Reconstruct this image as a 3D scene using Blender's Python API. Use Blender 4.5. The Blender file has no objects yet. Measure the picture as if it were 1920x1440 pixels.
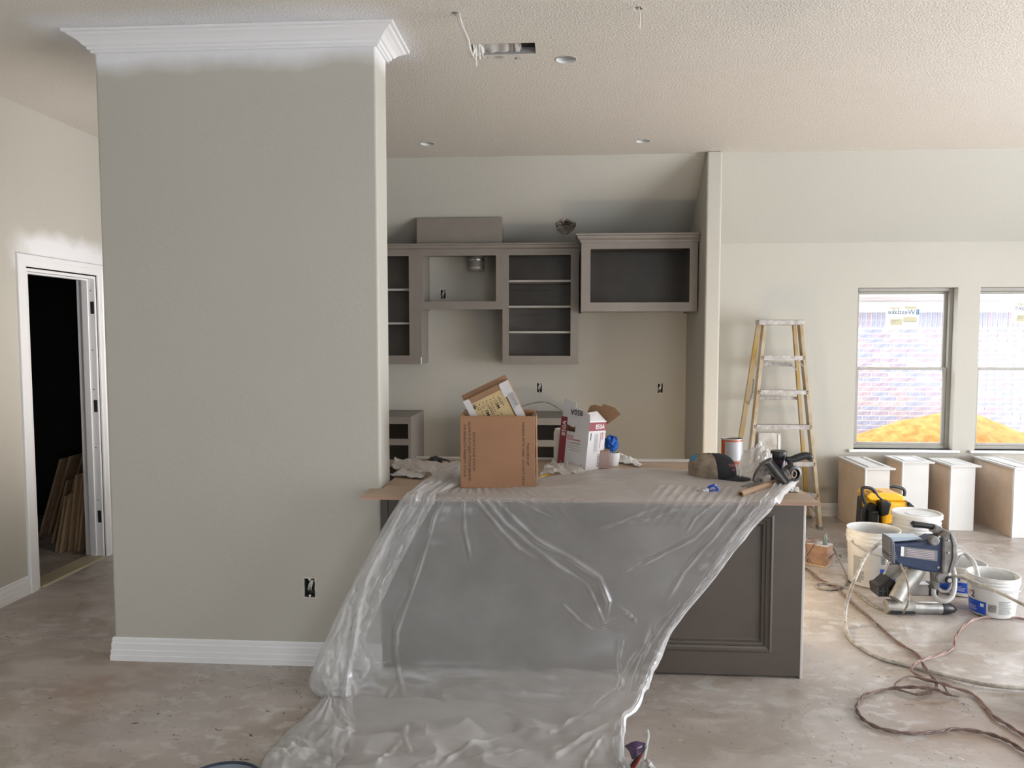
import bpy, bmesh, math, random
import numpy as np
from mathutils import Matrix, Vector
R = random.Random(7)
PI = math.pi
S = bpy.context.scene
COL = S.collection

# ---------------------------------------------------------------- camera
F, CX, CY, CAM_H = 1410.0, 960.0, 720.0, 1.6
VPX, HOR = 1052.0, 630.0
pitch = math.atan((CY - HOR) / F)
yaw = math.atan((VPX - CX) * math.cos(pitch) / F)
FW = np.array([-math.sin(yaw) * math.cos(pitch), math.cos(yaw) * math.cos(pitch), -math.sin(pitch)])
RT = np.array([math.cos(yaw), math.sin(yaw), 0.0])
UP = np.cross(RT, FW)
ORG = np.array([0, 0, CAM_H])
cd = bpy.data.cameras.new('camera'); cam = bpy.data.objects.new('camera', cd); COL.objects.link(cam)
cd.sensor_fit = 'HORIZONTAL'; cd.sensor_width = 36.0; cd.lens = F / 1920 * 36.0; cd.clip_start = 0.02
M3 = Matrix((RT.tolist(), UP.tolist(), (-FW).tolist())).transposed()
cam.matrix_world = Matrix.Translation(ORG.tolist()) @ M3.to_4x4()
S.camera = cam
def ray(x, y): return FW + RT * (x - CX) / F - UP * (y - CY) / F
def onY(x, y, Y): d = ray(x, y); return ORG + d * Y / d[1]
def onX(x, y, X): d = ray(x, y); return ORG + d * X / d[0]
def onZ(x, y, Z): d = ray(x, y); return ORG + d * (Z - CAM_H) / d[2]
def proj(P):
    q = P - ORG; z = q @ FW
    return CX + F * (q @ RT) / z, CY - F * (q @ UP) / z

# ---------------------------------------------------------------- world, lights, exposure
S.view_settings.view_transform = 'Standard'; S.view_settings.look = 'None'
S.view_settings.gamma = 1.0; S.view_settings.exposure = 0.0; S.view_settings.use_curve_mapping = False
w = bpy.data.worlds.new('world'); S.world = w; w.use_nodes = True
bg = w.node_tree.nodes['Background']; bg.inputs[0].default_value = (0.86, 0.93, 1.0, 1); bg.inputs[1].default_value = 7.0
def area(name, loc, rot, sx, sy, power, col, spread=PI):
    l = bpy.data.lights.new(name, 'AREA'); l.shape = 'RECTANGLE'; l.size = sx; l.size_y = sy
    l.energy = power; l.color = col; l.spread = spread
    o = bpy.data.objects.new(name, l); COL.objects.link(o); o.location = loc; o.rotation_euler = rot
    return o
# daylight through the glazed doors in the right-hand wall (out of frame) and the openings behind the camera
area('patio_daylight', (6.3, 2.3, 1.15), (0, PI/2, 0), 2.1, 4.5, 275, (0.97, 0.98, 1.0))
area('entry_daylight', (-2.2, -3.4, 1.6), (PI/2, 0, 0), 1.2, 1.6, 3, (1.0, 0.97, 0.95))
area('hall_daylight', (3.0, -3.4, 1.4), (PI/2, 0, 0), 2.6, 1.8, 5, (1.0, 0.96, 0.93))
# warm work lamp standing on the floor behind the island
wl = bpy.data.lights.new('work_lamp_light', 'POINT'); wl.energy = 30; wl.color = (1.0, 0.80, 0.55); wl.shadow_soft_size = 0.05
wo = bpy.data.objects.new('work_lamp_light', wl); COL.objects.link(wo); wo.location = (1.0, 4.72, 0.42)

# unseen fill spot added behind the near wall to brighten the closet-door wall
hl = bpy.data.lights.new('hall_fill_light', 'SPOT'); hl.energy = 75; hl.color = (1.0, 0.92, 0.85); hl.spot_size = math.radians(115); hl.spot_blend = .9; hl.shadow_soft_size = .12
ho = bpy.data.objects.new('hall_fill_light', hl); COL.objects.link(ho); ho.location = (-1.55, 4.35, 1.35)
ho.rotation_euler = (Vector((-3.3, 4.7, 1.9)) - ho.location).to_track_quat('-Z', 'Y').to_euler()

# ---------------------------------------------------------------- materials
def mat(name, col, rough=0.6, metal=0.0, var=0.0, vscale=8.0, bump=0.0, bscale=120.0, bdist=0.002, spec=0.5, col2=None, coat=0.0, trans=0.0, detail=4):
    m = bpy.data.materials.new(name); m.use_nodes = True; nt = m.node_tree; N = nt.nodes; L = nt.links
    b = N['Principled BSDF']
    b.inputs['Base Color'].default_value = (*col, 1); b.inputs['Roughness'].default_value = rough
    b.inputs['Metallic'].default_value = metal; b.inputs['Specular IOR Level'].default_value = spec
    b.inputs['Coat Weight'].default_value = coat; b.inputs['Transmission Weight'].default_value = trans
    tc = N.new('ShaderNodeTexCoord')
    if var > 0 or col2:
        n = N.new('ShaderNodeTexNoise'); n.inputs['Scale'].default_value = vscale; n.inputs['Detail'].default_value = detail
        L.new(tc.outputs['Object'], n.inputs['Vector'])
        mx = N.new('ShaderNodeMix'); mx.data_type = 'RGBA'
        c2 = col2 if col2 else tuple(c * (1 - var) for c in col)
        c1 = col if col2 else tuple(min(1, c * (1 + var * .6)) for c in col)
        mx.inputs[6].default_value = (*c1, 1); mx.inputs[7].default_value = (*c2, 1)
        rp = N.new('ShaderNodeMapRange'); rp.inputs[1].default_value = 0.35; rp.inputs[2].default_value = 0.65
        L.new(n.outputs[0], rp.inputs[0]); L.new(rp.outputs[0], mx.inputs[0]); L.new(mx.outputs[2], b.inputs['Base Color'])
    if bump > 0:
        n2 = N.new('ShaderNodeTexNoise'); n2.inputs['Scale'].default_value = bscale; n2.inputs['Detail'].default_value = 3
        L.new(tc.outputs['Object'], n2.inputs['Vector'])
        bp = N.new('ShaderNodeBump'); bp.inputs['Strength'].default_value = bump; bp.inputs['Distance'].default_value = bdist
        L.new(n2.outputs[0], bp.inputs['Height']); L.new(bp.outputs[0], b.inputs['Normal'])
    return m

def wall_mat(name, col, bump=0.35, scale=55, dist=0.004, over=None, rough=0.62, knock=False):
    """orange-peel paint; over = list of (axis-less) white overspray fields as python lambdas on node sockets"""
    m = bpy.data.materials.new(name); m.use_nodes = True; nt = m.node_tree; N = nt.nodes; L = nt.links
    b = N['Principled BSDF']; b.inputs['Roughness'].default_value = rough; b.inputs['Specular IOR Level'].default_value = 0.3
    g = N.new('ShaderNodeNewGeometry')
    n = N.new('ShaderNodeTexNoise'); n.inputs['Scale'].default_value = scale; n.inputs['Detail'].default_value = 2.5
    L.new(g.outputs['Position'], n.inputs['Vector'])
    h = n.outputs[0]
    if knock:
        r = N.new('ShaderNodeMapRange'); r.inputs[1].default_value = 0.46; r.inputs[2].default_value = 0.60
        L.new(h, r.inputs[0]); h = r.outputs[0]
    bp = N.new('ShaderNodeBump'); bp.inputs['Strength'].default_value = bump; bp.inputs['Distance'].default_value = dist
    L.new(h, bp.inputs['Height']); L.new(bp.outputs[0], b.inputs['Normal'])
    big = N.new('ShaderNodeTexNoise'); big.inputs['Scale'].default_value = 1.6; big.inputs['Detail'].default_value = 3
    L.new(g.outputs['Position'], big.inputs['Vector'])
    mx = N.new('ShaderNodeMix'); mx.data_type = 'RGBA'
    mx.inputs[6].default_value = (*[c * .965 for c in col], 1); mx.inputs[7].default_value = (*[min(1, c * 1.03) for c in col], 1)
    L.new(big.outputs[0], mx.inputs[0]); cur = mx.outputs[2]
    if over:
        sx = N.new('ShaderNodeSeparateXYZ'); L.new(g.outputs['Position'], sx.inputs[0])
        def math_(op, a, bb=None):
            q = N.new('ShaderNodeMath'); q.operation = op
            for i, v in enumerate((a, bb)):
                if v is None: continue
                if isinstance(v, (int, float)): q.inputs[i].default_value = v
                else: L.new(v, q.inputs[i])
            return q.outputs[0]
        ov = N.new('ShaderNodeTexNoise'); ov.inputs['Scale'].default_value = 3.2; ov.inputs['Detail'].default_value = 4
        L.new(g.outputs['Position'], ov.inputs['Vector'])
        field = over(sx.outputs, math_, ov.outputs[0])       # 0..1
        mo = N.new('ShaderNodeMix'); mo.data_type = 'RGBA'; L.new(field, mo.inputs[0])
        L.new(cur, mo.inputs[6]); mo.inputs[7].default_value = (0.74, 0.735, 0.75, 1); cur = mo.outputs[2]
    L.new(cur, b.inputs['Base Color'])
    return m
WALLC = (0.462, 0.44, 0.39)
def ramp(math_, v, a, b):   # clamp((v-a)/(b-a))
    q = math_('DIVIDE', math_('SUBTRACT', v, a), b - a); q = math_('MINIMUM', q, 1.0); return math_('MAXIMUM', q, 0.0)
def over_front(o, mt, nz): return ramp(mt, mt('ADD', o[2], mt('MULTIPLY', nz, 0.14)), 2.90, 2.985)
def over_door(o, mt, nz):
    z = mt('ADD', o[2], mt('MULTIPLY', nz, 0.22))
    a = ramp(mt, z, 2.40, 2.30); b = ramp(mt, mt('ADD', o[1], mt('MULTIPLY', nz, .3)), 4.50, 4.68)
    return mt('MULTIPLY', mt('MULTIPLY', a, b), ramp(mt, o[2], 2.0, 2.02))
def over_ceil(o, mt, nz):
    dx = mt('ABSOLUTE', mt('ADD', o[0], 1.56)); dy = mt('ABSOLUTE', mt('SUBTRACT', o[1], 3.60))
    dx = mt('MAXIMUM', mt('SUBTRACT', dx, 0.72), 0.0); dy = mt('MAXIMUM', mt('SUBTRACT', dy, 0.22), 0.0)
    d = mt('SQRT', mt('ADD', mt('MULTIPLY', dx, dx), mt('MULTIPLY', dy, dy)))
    return ramp(mt, mt('ADD', d, mt('MULTIPLY', nz, 0.12)), 0.24, 0.10)
M_wall = wall_mat('wall_paint', WALLC)
M_wallf = wall_mat('wall_paint_crown', WALLC, over=over_front, bump=.22)
M_walld = wall_mat('wall_paint_door', WALLC, over=over_door)
M_ceil = wall_mat('ceiling_texture', (0.66, 0.62, 0.565), bump=0.42, scale=92, dist=0.004, over=over_ceil, knock=True)
M_slope = wall_mat('slope_texture', (0.475, 0.46, 0.415), bump=0.4, scale=60, dist=0.004)
M_trim = mat('trim_white', (0.76, 0.755, 0.765), 0.38, bump=.05, bscale=40)
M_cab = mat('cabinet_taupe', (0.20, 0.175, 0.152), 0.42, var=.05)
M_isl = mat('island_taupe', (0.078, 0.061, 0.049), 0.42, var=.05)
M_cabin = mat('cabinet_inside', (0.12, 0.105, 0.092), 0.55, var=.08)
M_dark = mat('dark_void', (0.012, 0.012, 0.013), 0.9)
M_black = mat('black_plastic', (0.014, 0.014, 0.016), 0.38, bump=.1, bscale=200)
M_blackcloth = mat('black_cloth', (0.016, 0.016, 0.02), 0.85, bump=.3, bscale=400)
M_metal = mat('galvanised_metal', (0.55, 0.55, 0.55), 0.35, metal=1.0, var=.2, vscale=20)
M_dustmetal = mat('dusty_aluminium', (0.40, 0.385, 0.36), 0.5, metal=.55, var=.25, vscale=25)
M_castgrey = mat('dusty_grey_casting', (0.12, 0.115, 0.11), 0.6, col2=(0.22, 0.205, 0.19), vscale=28)
M_white = mat('white_plastic', (0.68, 0.68, 0.67), 0.35, var=.05, vscale=6)
M_bucket = mat('bucket_plastic', (0.70, 0.70, 0.69), 0.32, col2=(0.64, 0.63, 0.61), vscale=14)
M_wire = mat('white_wire', (0.66, 0.63, 0.58), 0.5)
M_card = mat('cardboard', (0.30, 0.155, 0.082), 0.75, var=.07, vscale=5, bump=.08, bscale=60)
M_cardin = mat('cardboard_inside', (0.30, 0.17, 0.095), 0.8, var=.08)
M_ink = mat('black_ink', (0.02, 0.018, 0.016), 0.6)
M_inkgrey = mat('grey_ink', (0.20, 0.20, 0.21), 0.6)
M_paper = mat('white_card', (0.57, 0.55, 0.55), 0.55, var=.03)
M_maroon = mat('maroon_print', (0.22, 0.022, 0.035), 0.45)
M_redink = mat('red_ink', (0.45, 0.05, 0.07), 0.5)
M_blueprint = mat('blue_print', (0.015, 0.075, 0.46), 0.4, var=.1)
M_navy = mat('navy_housing', (0.006, 0.017, 0.058), 0.45, col2=(0.014, 0.028, 0.07), vscale=12)
M_yellow = mat('yellow_housing', (0.80, 0.42, 0.015), 0.38, var=.06)
M_yprint = mat('yellow_print', (0.52, 0.38, 0.19), 0.6, var=.08, vscale=30)
M_greige = mat('greige_panel', (0.62, 0.49, 0.375), 0.55, var=.1, vscale=5)
M_panelw = mat('white_primed', (0.58, 0.565, 0.55), 0.45, var=.04, vscale=4)
def wood(name, c1, c2, scale=3.0, stretch=(1, 14, 14), rough=0.55, bump=.1):
    m = bpy.data.materials.new(name); m.use_nodes = True; nt = m.node_tree; N = nt.nodes; L = nt.links; b = N['Principled BSDF']
    b.inputs['Roughness'].default_value = rough
    tc = N.new('ShaderNodeTexCoord'); mp = N.new('ShaderNodeMapping'); mp.inputs['Scale'].default_value = stretch
    L.new(tc.outputs['Object'], mp.inputs[0])
    n = N.new('ShaderNodeTexNoise'); n.inputs['Scale'].default_value = scale; n.inputs['Detail'].default_value = 5; n.inputs['Distortion'].default_value = .6
    L.new(mp.outputs[0], n.inputs['Vector'])
    cr = N.new('ShaderNodeValToRGB'); cr.color_ramp.elements[0].position = .3; cr.color_ramp.elements[1].position = .7
    cr.color_ramp.elements[0].color = (*c1, 1); cr.color_ramp.elements[1].color = (*c2, 1)
    L.new(n.outputs[0], cr.inputs[0]); L.new(cr.outputs[0], b.inputs['Base Color'])
    bp = N.new('ShaderNodeBump'); bp.inputs['Strength'].default_value = bump; bp.inputs['Distance'].default_value = .002
    L.new(n.outputs[0], bp.inputs['Height']); L.new(bp.outputs[0], b.inputs['Normal'])
    return m
M_ply = wood('plywood_face', (0.36, 0.26, 0.185), (0.50, 0.375, 0.275), 2.2, (1.2, 9, 9), .5)
M_plyedge = wood('plywood_edge', (0.26, 0.15, 0.10), (0.52, 0.34, 0.25), 2.0, (1, 4, 90), .6)
M_board = wood('raw_board', (0.42, 0.29, 0.17), (0.62, 0.45, 0.29), 2.5, (12, 12, 1), .6)
M_fiber = mat('yellow_fibreglass', (0.40, 0.25, 0.06), 0.5, col2=(0.36, 0.29, 0.20), vscale=5)
M_fiberw = mat('spattered_fibreglass', (0.42, 0.36, 0.28), 0.55, col2=(0.32, 0.23, 0.12), vscale=9)
M_alu = mat('spattered_aluminium', (0.44, 0.42, 0.40), 0.45, metal=.3, col2=(0.30, 0.27, 0.25), vscale=30)
M_orange = mat('orange_can_paint', (0.52, 0.10, 0.025), 0.4, var=.15, vscale=10)
M_block = wood('cedar_block', (0.20, 0.115, 0.075), (0.33, 0.20, 0.13), 2.0, (2, 14, 14), .7)
M_pinkcord = mat('pink_cord', (0.27, 0.175, 0.15), 0.6, var=.2)
M_browncord = mat('brown_cord', (0.115, 0.072, 0.062), 0.55, col2=(0.20, 0.135, 0.115), vscale=40)
M_greycord = mat('dusty_grey_cord', (0.17, 0.15, 0.135), 0.6, col2=(0.32, 0.29, 0.26), vscale=40)
M_hose = mat('paint_stained_hose', (0.50, 0.47, 0.42), 0.5, col2=(0.26, 0.225, 0.19), vscale=25)
M_clearhose = mat('milky_hose', (0.60, 0.59, 0.58), 0.3, trans=.3, var=.1, vscale=30)
M_camo = mat('khaki_cap_mesh', (0.30, 0.235, 0.17), 0.9, col2=(0.17, 0.13, 0.10), vscale=26, bump=.4, bscale=500)
M_maskerblk = mat('masker_grey', (0.05, 0.045, 0.042), 0.5, col2=(0.17, 0.14, 0.12), vscale=60)
M_tube = mat('kraft_tube', (0.36, 0.235, 0.15), 0.7, var=.08)
M_bluecloth = mat('blue_cloth', (0.012, 0.10, 0.42), 0.75, var=.25, vscale=20)
M_rag = mat('white_rag', (0.74, 0.73, 0.71), 0.9, bump=.4, bscale=150)
M_purple = mat('purple_wrapper', (0.075, 0.035, 0.10), 0.3, var=.2, vscale=20)
M_thres = wood('threshold_wood', (0.34, 0.29, 0.19), (0.46, 0.40, 0.28), 2, (9, 1, 9), .5)
M_duct = mat('duct_foil', (0.36, 0.29, 0.24), 0.6, metal=.1, col2=(0.20, 0.17, 0.14), vscale=20, bump=.5, bscale=40)
M_duct2 = mat('hood_duct_pipe', (0.45, 0.42, 0.40), 0.4, metal=.6, var=.1)
M_winframe = mat('vinyl_frame', (0.31, 0.295, 0.26), 0.45, var=.04)
M_latch = mat('vinyl_latch', (0.72, 0.70, 0.66), 0.4)
M_sheetmat = mat('label_film', (0.50, 0.50, 0.46), 0.5)
M_ytape = mat('pale_yellow_tape', (0.56, 0.53, 0.36), 0.6)
M_sand = mat('orange_sand', (0.54, 0.245, 0.068), 0.95, col2=(0.37, 0.14, 0.028), vscale=14, bump=.8, bscale=30, bdist=.01, detail=8)
M_mortar = mat('white_mortar', (0.80, 0.79, 0.80), 0.9, var=.03)
M_soffit = mat('white_soffit', (0.80, 0.80, 0.82), 0.6)
M_brick = [mat('brick_%s' % n, c, 0.9, var=.22, vscale=18, bump=.4, bscale=60) for n, c in
           (('mauve', (0.40, 0.34, 0.40)), ('rose', (0.47, 0.37, 0.40)), ('slate', (0.35, 0.36, 0.46)), ('buff', (0.50, 0.43, 0.44)))]
M_closet = mat('closet_wall_gloom', (.03, .028, .027), .8)  # darkness of the unlit closet put into its wall colour
M_dirt = mat('outside_ground', (0.36, 0.29, 0.22), 0.95, var=.2, vscale=3)

def floor_mat():
    m = bpy.data.materials.new('dusty_concrete'); m.use_nodes = True; nt = m.node_tree; N = nt.nodes; L = nt.links; b = N['Principled BSDF']
    g = N.new('ShaderNodeNewGeometry')
    def noise(scale, det=4, dist=0, st=(1, 1, 1)):
        mp = N.new('ShaderNodeMapping'); mp.inputs['Scale'].default_value = st; L.new(g.outputs['Position'], mp.inputs[0])
        n = N.new('ShaderNodeTexNoise'); n.inputs['Scale'].default_value = scale; n.inputs['Detail'].default_value = det; n.inputs['Distortion'].default_value = dist
        L.new(mp.outputs[0], n.inputs['Vector']); return n.outputs[0]
    def rng(v, a, b_, c=0, d=1):
        r = N.new('ShaderNodeMapRange'); r.inputs[1].default_value = a; r.inputs[2].default_value = b_; r.inputs[3].default_value = c; r.inputs[4].default_value = d
        L.new(v, r.inputs[0]); return r.outputs[0]
    def mix(f, a, b_):
        x = N.new('ShaderNodeMix'); x.data_type = 'RGBA'; L.new(f, x.inputs[0])
        for i, v in ((6, a), (7, b_)):
            if isinstance(v, tuple): x.inputs[i].default_value = (*v, 1)
            else: L.new(v, x.inputs[i])
        return x.outputs[2]
    def mul(a, b_):
        q = N.new('ShaderNodeMath'); q.operation = 'MULTIPLY'; L.new(a, q.inputs[0]); L.new(b_, q.inputs[1]); return q.outputs[0]
    base = mix(rng(noise(1.1, 6, .4), .35, .65), (0.32, 0.268, 0.228), (0.415, 0.375, 0.345))
    warm = mix(rng(noise(2.7, 5, .8, (1, 1.6, 1)), .45, .62), base, (0.45, 0.405, 0.37))
    rust = mix(rng(noise(.8, 4, .6, (1, 1.3, 1)), .56, .70, 0, .55), warm, (0.30, 0.195, 0.14))
    white = mix(mul(rng(noise(11, 10, .4, (1, 1.5, 1)), .52, .62, 0, .62), rng(noise(1.3, 3), .40, .58)), rust, (0.56, 0.545, 0.53))
    spots = mix(mul(rng(noise(30, 3, 1, (1, 1.6, 1)), .665, .70), rng(noise(2.2, 3), .45, .55)), white, (0.075, 0.06, 0.05))
    spots2 = mix(mul(rng(noise(60, 3), .665, .70, 0, .85), rng(noise(1.8, 3), .42, .55)), spots, (0.10, 0.075, 0.06))
    wsp = mix(rng(noise(24, 2, 0), .735, .76, 0, .7), spots2, (0.72, 0.71, 0.70))
    L.new(wsp, b.inputs['Base Color'])
    L.new(rng(noise(2.0, 6, 1), .35, .65, .24, .55), b.inputs['Roughness'])
    b.inputs['Specular IOR Level'].default_value = 0.45
    bp = N.new('ShaderNodeBump'); bp.inputs['Strength'].default_value = .25; bp.inputs['Distance'].default_value = .004
    L.new(noise(30, 9, .5, (1, 1.5, 1)), bp.inputs['Height']); L.new(bp.outputs[0], b.inputs['Normal'])
    return m
M_floor = floor_mat()

def film_mat(name, op_face, op_graze, tint=(0.86, 0.86, 0.88), rough=0.16, gl=0.16, trl=0.5):
    """thin translucent polythene: part of the light passes, the rest scatters; denser when seen edge-on, as real film is"""
    m = bpy.data.materials.new(name); m.use_nodes = True; nt = m.node_tree; N = nt.nodes; L = nt.links
    N.remove(N['Principled BSDF']); out = N['Material Output']
    lw = N.new('ShaderNodeLayerWeight'); lw.inputs['Blend'].default_value = .5
    tc = N.new('ShaderNodeTexCoord'); n = N.new('ShaderNodeTexNoise'); n.inputs['Scale'].default_value = 5; n.inputs['Detail'].default_value = 4
    L.new(tc.outputs['Object'], n.inputs['Vector'])
    r = N.new('ShaderNodeMapRange'); r.inputs[1].default_value = .0; r.inputs[2].default_value = .7; r.inputs[3].default_value = op_face; r.inputs[4].default_value = op_graze
    L.new(lw.outputs['Facing'], r.inputs[0])
    r2 = N.new('ShaderNodeMapRange'); r2.inputs[1].default_value = .3; r2.inputs[2].default_value = .7; r2.inputs[3].default_value = .9; r2.inputs[4].default_value = 1.12
    L.new(n.outputs[0], r2.inputs[0])
    mu = N.new('ShaderNodeMath'); mu.operation = 'MULTIPLY'; mu.use_clamp = True; L.new(r.outputs[0], mu.inputs[0]); L.new(r2.outputs[0], mu.inputs[1])
    d = N.new('ShaderNodeBsdfDiffuse'); d.inputs[0].default_value = (*tint, 1)
    t = N.new('ShaderNodeBsdfTranslucent'); t.inputs[0].default_value = (*tint, 1)
    dt = N.new('ShaderNodeMixShader'); dt.inputs[0].default_value = trl; L.new(d.outputs[0], dt.inputs[1]); L.new(t.outputs[0], dt.inputs[2])
    g = N.new('ShaderNodeBsdfGlossy'); g.inputs['Roughness'].default_value = rough; g.inputs[0].default_value = (.95, .95, .97, 1)
    dg = N.new('ShaderNodeMixShader'); dg.inputs[0].default_value = gl; L.new(dt.outputs[0], dg.inputs[1]); L.new(g.outputs[0], dg.inputs[2])
    tr = N.new('ShaderNodeBsdfTransparent')
    mx = N.new('ShaderNodeMixShader'); L.new(mu.outputs[0], mx.inputs[0]); L.new(tr.outputs[0], mx.inputs[1]); L.new(dg.outputs[0], mx.inputs[2])
    n2 = N.new('ShaderNodeTexNoise'); n2.inputs['Scale'].default_value = 16; n2.inputs['Detail'].default_value = 4; n2.inputs['Distortion'].default_value = 1.0
    L.new(tc.outputs['Object'], n2.inputs['Vector'])
    bp = N.new('ShaderNodeBump'); bp.inputs['Strength'].default_value = .35; bp.inputs['Distance'].default_value = .006
    L.new(n2.outputs[0], bp.inputs['Height'])
    for s in (d, g): L.new(bp.outputs[0], s.inputs['Normal'])
    L.new(mx.outputs[0], out.inputs['Surface'])
    return m
M_film = film_mat('polythene_sheet', 0.42, .97, rough=.25, gl=.09, tint=(.72, .71, .705))
M_film2 = film_mat('crumpled_polythene', 0.72, 1.0, rough=.35, gl=.06, tint=(.80, .78, .76))
def glass_mat():
    m = bpy.data.materials.new('window_glass'); m.use_nodes = True; N = m.node_tree.nodes; L = m.node_tree.links
    N.remove(N['Principled BSDF']); fr = N.new('ShaderNodeFresnel'); fr.inputs[0].default_value = 1.45
    t = N.new('ShaderNodeBsdfTransparent'); g = N.new('ShaderNodeBsdfGlossy'); g.inputs['Roughness'].default_value = .01
    x = N.new('ShaderNodeMixShader'); q = N.new('ShaderNodeMath'); q.operation = 'MULTIPLY'; q.inputs[1].default_value = .05; L.new(fr.outputs[0], q.inputs[0]); L.new(q.outputs[0], x.inputs[0]); L.new(t.outputs[0], x.inputs[1]); L.new(g.outputs[0], x.inputs[2])
    L.new(x.outputs[0], N['Material Output'].inputs['Surface']); return m
M_glass = glass_mat()
M_winfilm = film_mat('window_label_film', 0.72, 0.9, tint=(.55, .56, .53), gl=.02, trl=.35)

# ---------------------------------------------------------------- mesh helpers
class MB:
    def __init__(s): s.v = []; s.f = []
    def add(s, v, f):
        k = len(s.v); s.v += [tuple(map(float, p)) for p in v]; s.f += [tuple(i + k for i in q) for q in f]; return s
    def box(s, x0, x1, y0, y1, z0, z1):
        x0, x1 = sorted((x0, x1)); y0, y1 = sorted((y0, y1)); z0, z1 = sorted((z0, z1))
        return s.add([(x0, y0, z0), (x1, y0, z0), (x1, y1, z0), (x0, y1, z0), (x0, y0, z1), (x1, y0, z1), (x1, y1, z1), (x0, y1, z1)],
                     [(0, 3, 2, 1), (4, 5, 6, 7), (0, 1, 5, 4), (1, 2, 6, 5), (2, 3, 7, 6), (3, 0, 4, 7)])
    def prism(s, poly, a, b, plane='XY'):
        """polygon extruded from a to b along the axis missing in plane"""
        def P(p, c): return {'XY': (p[0], p[1], c), 'XZ': (p[0], c, p[1]), 'YZ': (c, p[0], p[1])}[plane]
        n = len(poly)
        return s.add([P(p, a) for p in poly] + [P(p, b) for p in poly],
                     [tuple(range(n))[::-1], tuple(range(n, 2 * n))] + [(i, (i + 1) % n, n + (i + 1) % n, n + i) for i in range(n)])
    def tube(s, pts, r, n=10, closed=False, rs=None, caps=True):
        pts = [Vector(p) for p in pts]; m = len(pts); rings = []
        T = []
        for i in range(m):
            a = pts[i - 1] if (i > 0 or closed) else pts[i]; b = pts[(i + 1) % m] if (i < m - 1 or closed) else pts[i]
            t = (b - a); T.append(t.normalized() if t.length > 1e-9 else Vector((0, 0, 1)))
        u = T[0].orthogonal().normalized(); V = []
        for i in range(m):
            if i: 
                ax = T[i - 1].cross(T[i])
                if ax.length > 1e-7: u = Matrix.Rotation(T[i - 1].angle(T[i]), 3, ax.normalized()) @ u
            u = (u - T[i] * u.dot(T[i])).normalized(); w_ = T[i].cross(u); rr = rs[i] if rs else r
            V += [pts[i] + (u * math.cos(2 * PI * k / n) + w_ * math.sin(2 * PI * k / n)) * rr for k in range(n)]
        Fc = []
        for i in range(m if closed else m - 1):
            j = (i + 1) % m
            Fc += [(i * n + k, i * n + (k + 1) % n, j * n + (k + 1) % n, j * n + k) for k in range(n)]
        if not closed and caps: Fc += [tuple(range(n))[::-1], tuple(range((m - 1) * n, m * n))]
        return s.add(V, Fc)
    def lathe(s, prof, n=32, M=None, capb=False, capt=False, a0=0, a1=2 * PI):
        full = abs(a1 - a0 - 2 * PI) < 1e-6; cnt = n if full else n + 1
        V = []
        for (r, z) in prof:
            for k in range(cnt):
                a = a0 + (a1 - a0) * k / n; V.append((r * math.cos(a), r * math.sin(a), z))
        if M is not None: V = [tuple(M @ Vector(v)) for v in V]
        Fc = []
        for i in range(len(prof) - 1):
            for k in range(n):
                k2 = (k + 1) % cnt; Fc.append((i * cnt + k, i * cnt + k2, (i + 1) * cnt + k2, (i + 1) * cnt + k))
        if capb: Fc.append(tuple(range(cnt))[::-1])
        if capt: Fc.append(tuple(range((len(prof) - 1) * cnt, len(prof) * cnt)))
        return s.add(V, Fc)
    def sweep(s, path, prof, closed=False, side=1):
        """horizontal path of (x,y); prof of (out,z), closed section; out is to the right of travel * side; mitred"""
        n = len(path); m = len(prof); V = []
        def nrm(a, b): d = Vector((b[0] - a[0], b[1] - a[1])).normalized(); return Vector((d.y, -d.x)) * side
        for i in range(n):
            if closed or 0 < i < n - 1:
                n1 = nrm(path[i - 1], path[i]); n2 = nrm(path[i], path[(i + 1) % n]); q = (n1 + n2) / (1 + n1.dot(n2))
            elif i == 0: q = nrm(path[0], path[1])
            else: q = nrm(path[-2], path[-1])
            V += [(path[i][0] + q.x * o, path[i][1] + q.y * o, z) for o, z in prof]
        Fc = []
        for i in range(n if closed else n - 1):
            j = (i + 1) % n; Fc += [(i * m + k, i * m + (k + 1) % m, j * m + (k + 1) % m, j * m + k) for k in range(m)]
        if not closed: Fc += [tuple(range(m)), tuple(range((n - 1) * m, n * m))[::-1]]
        return s.add(V, Fc)
    def ring(s, x0, x1, z0, z1, y, prof):
        """rectangular moulding in an XZ plane facing -Y: prof of (inward, out)"""
        t = MB(); t.sweep([(x0, z0), (x0, z1), (x1, z1), (x1, z0)], prof, True, 1)
        # sweep gives (x, z, out) -> (x, y - out, z)
        return s.add([(a, y - c, b) for a, b, c in t.v], t.f)
    def grid(s, P):
        P = np.asarray(P); h, w_ = P.shape[:2]
        return s.add(P.reshape(-1, 3), [(i * w_ + j, i * w_ + j + 1, (i + 1) * w_ + j + 1, (i + 1) * w_ + j) for i in range(h - 1) for j in range(w_ - 1)])
    def xf(s, M): s.v = [tuple(M @ Vector(v)) for v in s.v]; return s

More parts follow.
